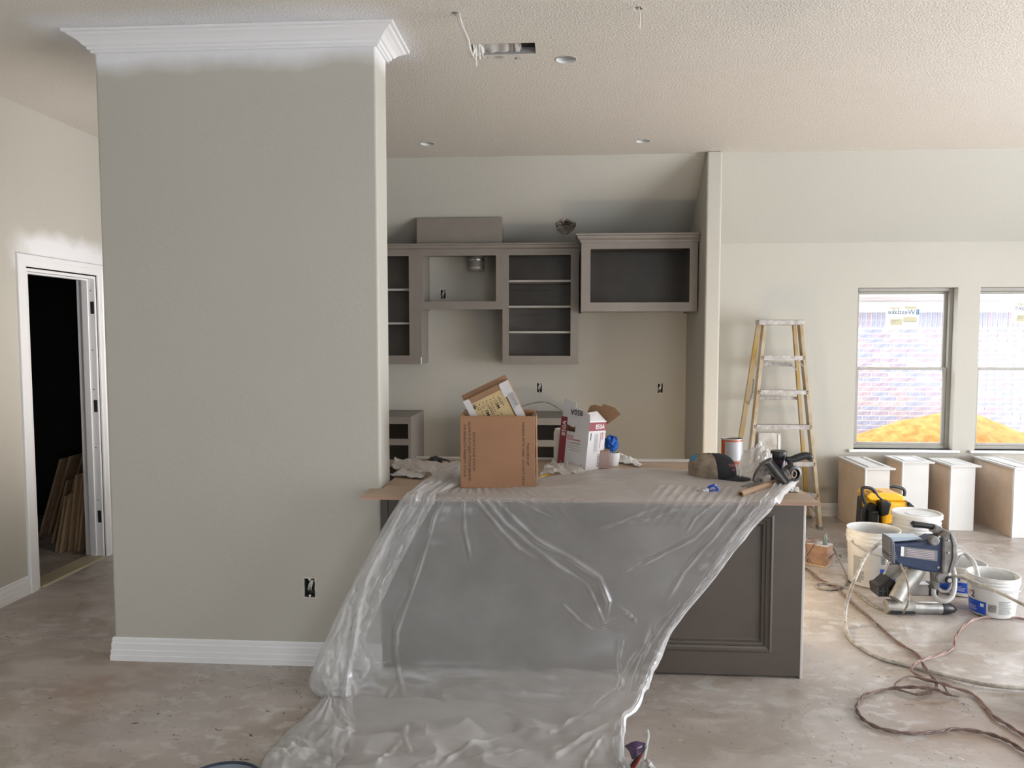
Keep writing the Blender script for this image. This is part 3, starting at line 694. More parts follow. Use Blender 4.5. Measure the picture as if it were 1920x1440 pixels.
outlet(kout[2], 'open outlet box inside the upper cabinet over the range gap', .024, .044)

# ================================================================ KITCHEN CABINETS
YU = YB - .33     # face of upper cabinets
def ux(px): return onY(px, 560, YU)[0]
def uz(py, px=900): return onY(px, py, YU)[2]
ztop = uz(470); zlow = uz(683); zhood = uz(580)
def cabinet(label, x0, x1, z0, z1, Y0, Y1, rails, shelves=(), back=True, name='upper_cabinet', pads=(.02,), carc=True):
    """rails = list of openings (a, b, c, d)"""
    t = thing(name, label, 'cabinet', ((x0 + x1) / 2, (Y0 + Y1) / 2, z0))
    p = .016
    obj('side_panel', MB().box(x0, x0 + p, Y0 + .019, Y1, z0, z1), M_cab, t); obj('side_panel', MB().box(x1 - p, x1, Y0 + .019, Y1, z0, z1), M_cab, t)
    obj('top_panel', MB().box(x0 + p, x1 - p, Y0 + .019, Y1, z1 - p, z1), M_cab, t)
    obj('bottom_panel', MB().box(x0 + p, x1 - p, Y0 + .019, Y1, z0 + .012, z0 + .012 + p), M_cab, t)
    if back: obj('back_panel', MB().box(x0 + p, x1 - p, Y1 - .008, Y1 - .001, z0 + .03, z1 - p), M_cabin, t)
    # face frame with openings, cut as strips
    f = MB(); xs = sorted({x0, x1} | {a for r in rails for a in r[:2]}); zs_ = sorted({z0, z1} | {a for r in rails for a in r[2:]})
    for i in range(len(xs) - 1):
        for j in range(len(zs_) - 1):
            cx, cz = (xs[i] + xs[i + 1]) / 2, (zs_[j] + zs_[j + 1]) / 2
            if not any(r[0] < cx < r[1] and r[2] < cz < r[3] for r in rails): f.box(xs[i], xs[i + 1], Y0, Y0 + .019, zs_[j], zs_[j + 1])
    o = obj('face_frame', f, M_cab, t)
    bm = bmesh.new(); bm.from_mesh(o.data); bmesh.ops.remove_doubles(bm, verts=bm.verts, dist=1e-5)
    seen = {}; 
    for q in bm.faces[:]:
        k = tuple(sorted(v.index for v in q.verts)); seen.setdefault(k, []).append(q)
    bmesh.ops.delete(bm, geom=[q for v in seen.values() if len(v) > 1 for q in v], context='FACES_ONLY'); bm.to_mesh(o.data); bm.free()
    for zz in shelves:
        obj('shelf', MB().box(x0 + p, x1 - p, Y0 + .03, Y1 - .01, zz - .009, zz + .009), mat('shelf_edge', (.34, .32, .305), .5) if 'shelf_edge' not in bpy.data.materials else bpy.data.materials['shelf_edge'], t, bevel=.001)
    return t
xl, xr, xg0, xg1 = ux(600), ux(1085), ux(790), ux(942)
lc = cabinet('left upper cabinet with shelves, partly hidden behind the near wall', xl, xg0, zlow, ztop, YU, YB, [(xl + .04, ux(767), uz(667), uz(479))], (uz(542), uz(606)))
obj('side_lip', MB().box(xg0 - .008, xg0 - .0005, YU - .003, YU, zlow, zlow + .06), M_trim, lc)
hc = cabinet('short open-backed upper cabinet over the range gap, with a duct', xg0, xg1, zhood, ztop, YU, YB, [(ux(793), ux(930), uz(565), uz(479))], back=False)
mc = cabinet('upper cabinet with three shelves above the middle outlet box', xg1, xr, zlow, ztop, YU, YB, [(ux(954), ux(1070), uz(667), uz(479))], (uz(527), uz(575), uz(623)))
for k, zz in enumerate((uz(527), uz(575), uz(623))):
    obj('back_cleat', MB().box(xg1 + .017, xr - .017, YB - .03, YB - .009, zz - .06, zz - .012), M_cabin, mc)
ucr = [(0, 0), (.01, 0), (.012, .016), (.03, .03), (.034, .05), (.045, .055), (.045, .068), (0, .068)]
cz = ztop - .006
t = st('trim_1', MB().sweep([(xl, YU + .002), (xr - .002, YU + .002), (xr - .002, YU + .04)], [(a, cz + b * .95) for a, b in ucr], False, 1), M_cab, 'taupe crown moulding along the left run of upper cabinets')
# fridge cabinet
YFc = YB - .58
fx0, fx1 = onY(1090, 500, YFc)[0], SX0 - .012
fz = lambda py: onY(1200, py, YFc)[2]
fxp = lambda px: onY(px, 520, YFc)[0]
fc = cabinet('deeper wide upper cabinet beside the stub wall with an open front', fx0, fx1, fz(584), fz(453), YFc, YB, [(fxp(1107), fxp(1293), fz(567), fz(466))], name='fridge_cabinet')
st('trim_2', MB().sweep([(fx0, YU - .05), (fx0, YFc), (fx1 + .004, YFc)], [(a, fz(453) - .004 + b) for a, b in ucr], False, 1), M_cab, 'taupe crown moulding on the deeper right cabinet')
# vent chase box on top
vx0, vx1 = ux(781), ux(941); vz = uz(407)
t = thing('vent_chase_box', 'tall taupe painted box standing on top of the upper cabinets', 'box', ((vx0 + vx1) / 2, YU + .08, ztop))
obj('front_panel', MB().box(vx0, vx1, YU + .03, YU + .045, ztop, vz), M_cab, t, bevel=.002)
for a, b in ((vx0, vx0 + .015), (vx1 - .015, vx1)): obj('side_panel', MB().prism([(YU + .045, ztop), (YB - .005, ztop), (YB - .005, slopez(YB) - .02), (YU + .13, vz), (YU + .045, vz)], a, b, 'YZ'), M_cab, t)
obj('top_panel', MB().box(vx0 + .015, vx1 - .015, YU + .045, YU + .13, vz - .015, vz), M_cab, t)
# duct pipe in the hood cabinet
dx, dy = onY(894, 490, YB - .14)[0], YB - .14; dzb = onY(894, 508, YB - .14)[2]
t = thing('hood_duct', 'short ribbed metal duct hanging inside the cabinet over the range gap', 'duct', (dx, dy, dzb))
obj('duct_pipe', MB().lathe([(.066, dzb), (.069, dzb + .004), (.066, dzb + .01), (.066, dzb + .03), (.069, dzb + .034), (.066, dzb + .04), (.066, ztop - .02)], 30, Matrix.Translation((dx, dy, 0))), M_duct2, t, smooth=True, solid=.002)
obj('duct_strap', MB().lathe([(.0675, dzb + .085), (.0705, dzb + .087), (.0705, dzb + .10), (.0675, dzb + .102)], 30, Matrix.Translation((dx, dy, 0))), M_metal, t, smooth=True)

# base cabinets
YBF = YB - .60; bzt = onY(780, 785, YBF)[2]
bxp = lambda px: onY(px, 800, YBF)[0]; bzp = lambda py: onY(760, py, YBF)[2]
b1 = (bxp(600), bxp(770))
def base(label, x0, x1, ops):
    t = cabinet(label, x0, x1, .09, bzt, YBF, YB, ops, name='base_cabinet')
    obj('toe_kick', MB().box(x0, x1, YBF + .07, YBF + .085, 0, .09), M_cab, t)
    obj('side_foot', MB().box(x0, x0 + .016, YBF + .085, YB, 0, .09), M_cab, t); obj('side_foot', MB().box(x1 - .016, x1, YBF + .085, YB, 0, .09), M_cab, t)
    obj('top_deck', MB().box(x0 + .0, x1 - .0, YBF, YB, bzt, bzt + .012), M_cab, t)
    return t
base('left base cabinet on the back wall, left of the range gap', b1[0], b1[1], [(b1[0] + .04, bxp(768) - .012, bzp(823), bzp(795)), (b1[0] + .04, bxp(768) - .012, bzp(862), bzp(835)), (b1[0] + .04, bxp(768) - .012, .14, bzp(875))])
b2 = (onY(945, 800, YBF)[0], onY(1078, 800, YBF)[0])
base('base cabinet on the back wall behind the two cartons', b2[0], b2[1], [(b2[0] + .04, b2[1] - .04, bzp(823), bzp(795)), (b2[0] + .04, b2[1] - .04, bzp(862), bzp(835)), (b2[0] + .04, b2[1] - .04, .14, bzp(875))])
# grey cable from the kitchen outlet lying on the base cabinet
p = [onY(1011, 737, YB - .02), onY(1010, 750, YB - .1), onY(985, 758, YB - .2), onY(960, 766, YB - .3)]
q = [onY(975, 763, YB - .3), onY(1000, 756, YB - .3), onY(1022, 754, YB - .32), onY(1040, 761, YB - .34), onY(1055, 772, YB - .36), onY(1070, 780, YB - .4)]
tag(obj('electrical_cable', MB().tube(catmull(q, 40), .006, 8), M_greycord, smooth=True), 'grey cable arching over the base cabinet behind the cartons', 'cable')
# tall cabinet behind the near wall, only its crown tip shows
# ================================================================ THE ISLAND
IX0, IX1, IY1 = WX1 + .003, 1.118, 4.33
CZ = .873; CT = .020; CYF = 3.33; CYB = onZ(1310, 866, CZ)[1]
t = thing('kitchen_island', 'taupe kitchen island body with a moulded front panel under the plywood top', 'kitchen island', ((IX0 + IX1) / 2, 3.9, 0))
body = MB().box(IX0, IX1, YW + .012, IY1, .012, CZ - CT)
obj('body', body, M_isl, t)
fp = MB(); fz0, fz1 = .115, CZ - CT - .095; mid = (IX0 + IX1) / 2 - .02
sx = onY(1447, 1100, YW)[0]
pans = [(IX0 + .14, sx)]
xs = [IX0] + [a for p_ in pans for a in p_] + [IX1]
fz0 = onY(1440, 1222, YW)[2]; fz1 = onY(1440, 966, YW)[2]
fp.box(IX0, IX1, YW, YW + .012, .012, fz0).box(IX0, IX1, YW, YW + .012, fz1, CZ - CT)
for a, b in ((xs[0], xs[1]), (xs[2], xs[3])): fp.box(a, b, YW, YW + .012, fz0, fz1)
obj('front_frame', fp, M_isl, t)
for a, b in pans:
    obj('panel_moulding', MB().ring(a, b, fz0, fz1, YW + .012, [(0, 0), (-.004, .018), (.006, .022), (.014, .014), (.024, .012), (.028, .016), (.033, .009), (.042, .008), (.045, .011), (.05, .003), (.055, 0)]), M_isl, t)
obj('end_panel', MB().box(IX1, IX1 + .012, YW - .001, IY1, .0, CZ - CT - .001), mat('end_panel_light', (.50, .47, .45), .5), t, bevel=.002)
obj('shoe_strip', MB().box(IX1 + .0, IX1 + .03, YW + .05, YW + .25, .001, .02), M_thres, t)
obj('left_scribe', MB().box(IX0 + .0, IX0 + .03, YW - .008, YW - .0005, .0, CZ - CT - .001), M_isl, t)
o = obj('plywood_top', MB().prism([(-.908, CYF), (1.137, CYF), (1.137, CYB), (WX1 + .003, CYB), (WX1 + .003, YW - .002), (-.908, YW - .002)], CZ - CT * .75, CZ), M_ply, bevel=.001)
tag(o, 'bare plywood sheet lying as a temporary countertop on the island', 'countertop')
for k in range(3): obj('plywood_ply', MB().box(-.908, 1.137, CYF - .0015 - .0005 * (k % 2), CYF - .0005, CZ - .015 + k * .005, CZ - .0105 + k * .005), M_plyedge, o)
sb = onZ(900, 866, CZ + .002)
o = obj('backsplash_strip', MB().box(WX1 + .004, 1.0, CYB - .035, CYB - .0, CZ + .001, CZ + .016), mat('pale_strip', (.52, .50, .47), .5), bevel=.002); tag(o, 'pale strip lying along the back edge of the plywood top', 'trim strip')

# ================================================================ STEPLADDER
LZ = 1.735
LYF, LYB = 6.33, 6.70       # front feet, rear feet (close to the wall)
t = thing('stepladder', 'paint-spattered yellow fibreglass stepladder against the back wall', 'ladder', (onZ(1470, 985, 0)[0], LYF, 0))
LYT = 6.50
tl, tr_ = onY(1422, 604, LYT), onY(1504, 604, LYT); tz = onY(1460, 600, LYT)[2]
fR = onZ(1537, 988, 0); fR[1] = LYF; fRx = onY(1537, 985, LYF)[0]
cxl = (tl[0] + tr_[0]) / 2; fLx = 2 * cxl - fRx + .03
fLx = onY(1400, 850, 6.37)[0] + (onY(1400, 850, 6.37)[0] - tl[0]) * 1.0
def rail(xb, yb, xt, yt, wd, dp, z0=0.0, z1=None):
    z1 = tz - .03 if z1 is None else z1
    m = MB(); V = []
    for (x, y, z) in ((xb, yb, z0), (xt, yt, z1)):
        V += [(x - wd / 2, y - dp / 2, z), (x + wd / 2, y - dp / 2, z), (x + wd / 2, y + dp / 2, z), (x - wd / 2, y + dp / 2, z)]
    return m.add(V, [(0, 3, 2, 1), (4, 5, 6, 7), (0, 1, 5, 4), (1, 2, 6, 5), (2, 3, 7, 6), (3, 0, 4, 7)])
fLt, fRt = tl[0] + .035, tr_[0] - .035
fLx = onY(1408, 850, 6.36)[0]; fLx = fLt + (fLx - fLt) * (tz - 0) / (tz - onY(1408, 850, 6.36)[2])
obj('front_rail', rail(fLx, LYF, fLt, LYT - .05, .028, .075), M_fiberw, t, bevel=.003)
obj('front_rail', rail(fRx, LYF, fRt, LYT - .05, .028, .075), M_fiberw, t, bevel=.003)
rLb = onY(1385, 850, 6.62)[0]
rLx = tl[0] + .01 + (rLb - tl[0] - .01) * tz / (tz - onY(1385, 850, 6.62)[2])
obj('rear_rail', rail(rLx, LYB, tl[0] + .02, LYT + .06, .04, .03), M_fiber, t, bevel=.003)
rRb = onY(1515, 960, LYB)[0]
obj('rear_rail', rail(rRb, LYB, onY(1489, 606, LYT + .06)[0], LYT + .06, .032, .03), M_fiber, t, bevel=.003)
for x, y in ((fLx, LYF), (fRx, LYF), (rLx, LYB), (rRb, LYB)):
    obj('foot', MB().box(x - .022, x + .022, y - .04, y + .035, 0, .025), M_castgrey, t, bevel=.004)
# top cap
x0, x1 = onY(1417, 604, LYT - .08)[0], onY(1506, 604, LYT - .08)[0]
obj('top_cap', MB().prism([(x0 + .02, LYT - .11), (x1 - .0, LYT - .11), (x1 + .01, LYT - .09), (x1 - .025, LYT + .09), (x0 + .04, LYT + .09), (x0, LYT - .07)], tz - .045, tz + .0), M_alu, t, bevel=.006, seg=2)
def lrp(z): f = z / (tz - .03); return (fLx + (fLt - fLx) * f, fRx + (fRt - fRx) * f, LYF + (LYT - .05 - LYF) * f)
for k, py in enumerate((668, 732, 797, 866, 925)):
    zz = onY(1465, py, 6.45 - k * .03)[2]; a, b, y = lrp(zz)
    stp = obj('step', MB().box(a + .015, b - .015, y - .042, y + .04, zz - .006, zz + .004).box(a + .015, b - .015, y - .044, y - .038, zz - .032, zz + .006).box(a + .015, b - .015, y + .034, y + .04, zz - .022, zz + .004), M_alu, t, bevel=.001)
    for xx in (a, b):
        for dz in (-.004, -.02): obj('rivet', MB().lathe([(.0055, 0), (.004, .003)], 8, Matrix.Translation((xx, y - .0385, zz + dz)) @ Matrix.Rotation(PI / 2, 4, 'X'), False, True), M_black, stp)
zz = onY(1465, 668, 6.42)[2]; a, b, y = lrp(zz)
for s_, xx in ((1, a), (-1, b)):
    obj('brace', MB().tube([(xx + s_ * .055, y - .035, zz - .028), (xx + s_ * .008, y - .04, zz - .085)], .005, 6), M_alu, t)
zb = onY(1465, 683, 6.56)[2]
obj('rear_crossbar', MB().box(tl[0] + .01, onY(1489, 683, 6.56)[0], 6.58, 6.595, zb - .02, zb + .02), M_alu, t, bevel=.002)
obj('rear_crossbar', MB().box(rLx * .3 + (tl[0] + .02) * .7 - .03, onY(1500, 760, 6.62)[0], 6.63, 6.64, 1.05, 1.075), M_alu, t, bevel=.002)
pL = [onY(1413, 711, 6.44), onY(1411, 735, 6.5), onY(1404, 758, 6.6)]
obj('spreader', MB().tube([tuple(p_) for p_ in pL], .006, 6), M_alu, t)
obj('brace', MB().tube([onY(1516, 944, 6.68), onY(1534, 965, 6.36)], .007, 6), M_alu, t)
obj('brace', MB().tube([onY(1483, 682, 6.56), onY(1494, 695, 6.56)], .006, 6), M_alu, t)
# panel leaning behind the ladder
a0, a1 = onY(1423, 812, 6.71), onY(1466, 812, 6.71)
t = thing('smeared_board', 'small paint-smeared white panel leaning on the wall behind the ladder', 'panel', ((a0[0] + a1[0]) / 2, 6.68, 0))
def leanbox(x0, x1, z0, z1, th=.018, y=6.76, ln=.06): 
    f = lambda z: y - .028 - ln * (1 - z / a0[2])
    return MB().add([(x0, f(z0), z0), (x1, f(z0), z0), (x1, f(z0) + th, z0), (x0, f(z0) + th, z0), (x0, f(z1), z1), (x1, f(z1), z1), (x1, f(z1) + th, z1), (x0, f(z1) + th, z1)],
                    [(0, 3, 2, 1), (4, 5, 6, 7), (0, 1, 5, 4), (1, 2, 6, 5), (2, 3, 7, 6), (3, 0, 4, 7)])
sm = mat('smeared_white', (.62, .59, .55), .5, col2=(.40, .36, .32), vscale=14, detail=6)
obj('board_face', leanbox(a0[0], a1[0], .0, a0[2]), sm, t, bevel=.003)
obj('edge_moulding', leanbox(a1[0] - .03, a1[0] - .01, .02, a0[2] - .015, .006, 6.752), M_trim, t, bevel=.002)

# ================================================================ FOUR UNFINISHED CABINET BOXES UNDER THE WINDOWS
def cbox(label, fl, fr, zf, yf, depth=.50):
    """fl, fr x of the front face; yf depth of the front"""
    t = thing('cabinet_box', label, 'cabinet', ((fl + fr) / 2, yf + depth / 2, 0))
    yb = yf + depth
    obj('front_panel', MB().box(fl, fr, yf, yf + .018, 0, zf), M_panelw, t, bevel=.002)
    obj('side_panel', MB().box(fl + .0, fl + .015, yf + .019, yb, .0, zf - .001), M_greige, t)
    obj('side_panel', MB().box(fr - .015, fr, yf + .019, yb, .0, zf - .001), M_greige, t)
    obj('back_panel', MB().box(fl + .016, fr - .016, yb - .012, yb, .0, zf - .001), M_greige, t)
    obj('edge_strip', MB().box(fl - .004, fl + .006, yf - .002, yf + .02, 0, zf - .002), M_trim, t, bevel=.001)
    d0, d1, e0, e1 = fl - .022, fr + .032, yf - .028, yb
    dd = obj('door_panel', MB().box(d0, d1, e0, e1, zf, zf + .012), M_panelw, t, bevel=.002)
    rg = MB(); w_ = d1 - d0; ins = min(.045, w_ * .2)
    q = MB(); q.sweep([(d0 + ins, e0 + .05), (d0 + ins, e1 - .05), (d1 - ins, e1 - .05), (d1 - ins, e0 + .05)], [(0, zf + .012), (0, zf + .018), (.006, zf + .021), (.010, zf + .014), (.018, zf + .013), (.02, zf + .016), (.024, zf + .012)], True, 1)
    obj('raised_moulding', q, M_panelw, dd)
    obj('rim', MB().box(d0, d1, e0, e0 + .006, zf + .012, zf + .016).box(d0, d0 + .006, e0, e1, zf + .012, zf + .016), M_panelw, dd)
    return t
defs = [((1622, 1667), 880, 1004, 'leftmost of the white cabinet boxes under the windows, behind the yellow machine'),
        ((1691, 1740), 868, 990, 'second cabinet box from the left, behind the lidded bucket'),
        ((1782, 1827), 875, 995, 'third cabinet box from the left, with its bottom right corner clear on the floor'),
        ((1901, 1946), 880, 1009, 'rightmost cabinet box, cut by the right edge of the view')]
for (a, b), pt, pb, lb in defs:
    y = onZ((a + b) / 2, pb, 0)[1]; cbox(lb, onY(a, 940, y)[0], onY(b, 940, y)[0], onY(a, pt, y)[2], y, YB - .06 - y)

# ================================================================ BUCKETS
def bucket(label, c, rt, rb, h, mouth_px=None, lid=False, group='plastic buckets on the floor', bands=((.93, .012), (.86, .016), (.80, .012)), bail=None):
    t = thing('plastic_bucket', label, 'bucket', (c[0], c[1], 0), group=None)
    r = lambda f: rb + (rt - rb) * f
    prof = [(0, .004), (rb - .01, .004), (rb, .012)]
    cur = .0
    fs = sorted(bands)
    for f, o in fs:
        z = f * h; prof += [(r(f), z - .006), (r(f) + o * .6, z - .003), (r(f) + o, z), (r(f) + o, z + .008), (r(f) + .001, z + .011)]
    prof += [(r(1), h - .006), (r(1) + .004, h - .002), (r(1) + .002, h + .001), (r(1) - .003, h)]
    prof += [(r(.9) - .004, h * .9), (rb - .004, .02), (0, .014)]
    obj('bucket_body', MB().lathe(prof, 48), M_bucket, t, local=True, smooth=True, angle=50)
    if lid:
        obj('lid', MB().lathe([(rt + .004, h - .025), (rt + .012, h - .022), (rt + .013, h + .002), (rt + .008, h + .008), (rt - .002, h + .008), (rt - .008, h - .004), (rt * .5, h - .004), (rt * .48, h + .0), (0, h + .0)], 48), M_white, t, local=True, smooth=True, angle=40)
    if bail:
        a0, dz, sg = bail; pts = []
        for k in range(25):
            an = a0 + PI * k / 24; rr = rt + .012
            pts.append((rr * math.cos(an), rr * math.sin(an), h * .80 - dz * math.sin(PI * k / 24)))
        obj('bail_handle', MB().tube(pts, .0022, 6), M_metal, t, local=True, smooth=True)
        for an in (a0, a0 + PI): obj('handle_ear', MB().lathe([(.014, 0), (.012, .01)], 14, Matrix.Rotation(an, 4, 'Z') @ Matrix.Translation((r(.8) + .002, 0, h * .80)) @ Matrix.Rotation(PI / 2, 4, 'Y'), True, True), M_white, t, local=True, smooth=True)
    return t, r, h
def wrap(r, h, a_c, off=.0012):
    """map (u metres around, z) onto the wall of a bucket; u grows to the right as seen from outside"""
    def fn(u, z, o=0):
        rr = r(z / h) + off + o; a = a_c + u / rr; return (rr * math.cos(a), rr * math.sin(a), z)
    return fn
def lines(mb, fn, u0, u1, z0, z1, n, th=.35, seg=4, rnd=True):
    for k in range(n):
        z = z0 + (z1 - z0) * (k + .5) / n; hh = (z1 - z0) / n * th / 2
        quad(mb, fn, u0, u0 + (u1 - u0) * (R.uniform(.6, 1) if rnd else 1), z - hh, z + hh, seg)
    return mb
def facing(c): return math.atan2(-c[1], -c[0])     # angle on the bucket that faces the camera
# open five-gallon bucket
Yb = 4.93; c = onY(1638, 990, Yb); mz = c[2]; rt = (onY(1685, 990, Yb)[0] - onY(1591, 990, Yb)[0]) / 2
t, r, h = bucket('large open white bucket left of the paint sprayer', c, rt, rt * .90, mz, bands=((.90, .007), (.83, .009), (.76, .006)), bail=(facing(c) - .9, .07, 1))
a = facing(c); fn = wrap(r, h, a)
o = obj('blue_label', quad(MB(), fn, .045, .17, .045, .135, 8), M_blueprint, t, local=True)
obj('green_mark', quad(MB(), lambda u, v: fn(u, v, .0008), .072, .094, .052, .074, 2), mat('green_print', (.25, .55, .12), .5), o, local=True)
obj('fine_print', lines(MB(), fn, -.125, -.045, .03, .20, 24, .6), M_inkgrey, t, local=True)
obj('barcode', lines(MB(), fn, .05, .075, .165, .21, 9, .5, 2, False), M_ink, t, local=True)
obj('blue_strip', quad(MB(), fn, .048, .085, .214, .222, 3), M_blueprint, t, local=True)
# lidded one behind
Yb2 = 5.35; c = onY(1719, 962, Yb2); rt = (onY(1764, 962, Yb2)[0] - onY(1674, 962, Yb2)[0]) / 2
t, r, h = bucket('large lidded white bucket behind the paint sprayer', c, rt - .012, rt * .86, c[2], lid=True, bands=((.84, .006), (.76, .008), (.70, .006)))
fn = wrap(r, h, facing(c)); obj('fine_print', lines(MB(), fn, -.08, .04, .12, .24, 14, .5), M_inkgrey, t, local=True)
# two small paint buckets
Yb3 = 4.43; c = onY(1862, 1075, Yb3); rt = (onY(1907, 1075, Yb3)[0] - onY(1818, 1075, Yb3)[0]) / 2; cA = c
t, r, h = bucket('small open paint bucket marked with a 2, in front at the right', c, rt, rt * .87, c[2], bands=((.92, .006), (.84, .007), (.76, .004)), bail=(facing(c) - 1.0, .02, 1))
fn = wrap(r, h, facing(c) - .1)
lb = obj('blue_label', quad(MB(), fn, -.135, -.015, .018, .092, 8), M_blueprint, t, local=True)
fb = lambda u, v: fn(u, v, .0008)
obj('white_print', lines(MB(), fb, -.125, -.055, .028, .06, 4, .3).add([fb(-.045, .062), fb(-.027, .062), fb(-.027, .08), fb(-.045, .08)], [(0, 1, 2, 3)]), M_white, lb, local=True)
obj('barcode', lines(MB(), fn, -.005, .035, .04, .085, 9, .5, 2, False), M_ink, t, local=True)
obj('fine_print', lines(MB(), fn, .045, .125, .03, .11, 12, .4), M_inkgrey, t, local=True)
obj('lettering', put_text(MB(), '2', .028, .038, lambda u, v: fn(u - .108, v + .104), True), mat('dark_blue_marker', (.02, .03, .12), .6), t, local=True)
obj('lettering', put_text(MB(), '3', .018, .022, lambda u, v: fn(u - .13, v + .117), True), M_redink, t, local=True)
Yb4 = 4.80; c = onY(1800, 1053, Yb4); rt = (onY(1845, 1053, Yb4)[0] - onY(1755, 1053, Yb4)[0]) / 2; cB = c
t, r, h = bucket('small open paint bucket at the back with the hose inside', c, rt, rt * .87, c[2], bands=((.92, .006), (.84, .007), (.76, .004)))
fn = wrap(r, h, facing(c) - .1)
lb = obj('blue_label', quad(MB(), fn, -.11, .07, .03, .095, 8), M_blueprint, t, local=True)
obj('white_print', lines(MB(), lambda u, v: fn(u, v, .0008), -.02, .055, .04, .075, 4, .3), M_white, lb, local=True)
obj('lettering', put_text(MB(), '3', .024, .03, lambda u, v: fn(u - .005, v + .105), True), M_blueprint, t, local=True)
# bucket cut by the right edge of the frame, and lid at the lower left
c = onZ(1990, 1345, 0); 
t, r, h = bucket('white bucket at the right edge of the view beside the coiled cords', (c[0] + .02, c[1], 0), .15, .14, .20, bands=((.9, .006), (.8, .007)))
c = onZ(408, 1474, 0.03)
t = thing('paint_tray_lid', 'blue-rimmed grey bucket lid at the bottom edge of the view', 'lid', (c[0], c[1], 0))
obj('lid_disc', MB().lathe([(0, .004), (.14, .004), (.155, .010), (.16, .028), (.154, .030), (.148, .022), (.13, .018), (0, .018)], 56), mat('blue_grey_plastic', (.20, .24, .29), .35, var=.15), t, local=True, smooth=True)
obj('dark_gasket', MB().lathe([(.1485, .0215), (.1485, .0265), (.1535, .0315), (.1545, .0312)], 56), mat('dark_rim', (.02, .03, .05), .4), t, local=True, smooth=True)
obj('pour_opening', MB().lathe([(.05, .018), (.06, .024), (.07, .018)], 32), mat('beige_plastic', (.45, .40, .35), .5), t, local=True, smooth=True)

# ================================================================ YELLOW MACHINE
Yh = 5.75
def hp(px, py, Y=Yh): return onY(px, py, Y)
t = thing('portable_fan_heater', 'yellow and black portable jobsite machine behind the buckets', 'machine', (hp(1660, 960)[0], Yh, 0))
L_, R_ = hp(1650, 960)[0], hp(1698, 960)[0]; zt = hp(1660, 921)[2]
zk = hp(1670, 1010)[2]
body = MB().prism([(L_ - .0, 0.03), (R_ - .01, .03), (R_ + .005, zt * .72), (R_ - .02, zt * .86), (L_ + .02, zt * .86), (L_ - .02, zt * .70)], Yh - .10, Yh + .16, 'XZ')
obj('body', body, M_yellow, t, bevel=.02, seg=3)
obj('top_cover', MB().prism([(L_ - .10, zt * .86), (R_ - .03, zt * .86), (R_ - .045, zt * .95), (R_ - .09, zt), (L_ - .10, zt), (L_ - .13, zt * .94)], Yh - .07, Yh + .13, 'XZ'), M_yellow, t, bevel=.012, seg=2)
vt = MB()
for k in range(6): vt.box(L_ - .10 + k * .018, L_ - .092 + k * .018, Yh - .05, Yh + .02, zt * 1.0 - .001, zt + .006)
obj('vent_ridges', vt, M_yellow, t, bevel=.002)
obj('body_left', MB().prism([(L_ - .13, .03), (L_ - .0, .03), (L_ - .02, zt * .72), (L_ - .0, zt * .86), (L_ - .12, zt * .86)], Yh - .02, Yh + .14, 'XZ'), M_black, t, bevel=.012, seg=2)
obj('yellow_recess', MB().lathe([(.055, 0), (.045, .012), (0, .012)], 24, Matrix.Translation((L_ - .085, Yh - .02, zt * .80)) @ Matrix.Rotation(PI / 2, 4, 'X')), M_yellow, t, smooth=True)
def H(px, py, dy=-.06): return onY(px, py, Yh + dy)
obj('carry_handle', MB().tube(catmull([H(1622, 945), H(1618, 930), H(1617, 917), H(1624, 914), H(1637, 918), H(1646, 930), H(1655, 938)], 30), .013, 10), M_black, t, smooth=True)
obj('carry_handle', MB().tube(catmull([H(1669, 913, .14), H(1676, 912, .14), H(1692, 916, .14), H(1696, 922, .14), H(1695, 930, .14)], 20), .012, 10), M_black, t, smooth=True)
obj('corner_guard', MB().prism([(L_ - .035, zt * .62), (L_ + .012, zt * .66), (L_ + .03, zt * .86), (L_ + .0, zt * .90), (L_ - .05, zt * .88)], Yh - .13, Yh - .05, 'XZ'), M_black, t, bevel=.01, seg=2)
obj('corner_guard', MB().prism([(R_ - .005, zt * .62), (R_ + .018, zt * .62), (R_ + .01, zt * .80), (R_ - .03, zt * .88), (R_ - .04, zt * .84)], Yh - .12, Yh + .15, 'XZ'), M_black, t, bevel=.006)
obj('dial', MB().lathe([(.0, .03), (.028, .03), (.034, .02), (.034, 0)], 24, Matrix.Translation((L_ - .085, Yh - .03, zt * .74)) @ Matrix.Rotation(PI / 2, 4, 'X')), M_black, t, smooth=True)
obj('front_post', MB().box(L_ - .10, L_ - .045, Yh - .10, Yh - .02, .0, zt * .70), M_black, t, bevel=.01, seg=2)
obj('label_plate', MB().box(L_ + .015, R_ - .05, Yh - .104, Yh - .0995, zt * .18, zt * .50), mat('label_bronze', (.18, .12, .06), .5), t)
for k in range(2): obj('power_cord', MB().tube(catmull([H(1624 + 3 * k, 946), H(1616 + 4 * k, 960), H(1614 + 5 * k, 975), H(1618 + 3 * k, 992), H(1625, 1000)], 20), .007, 8), M_black, t, smooth=True)
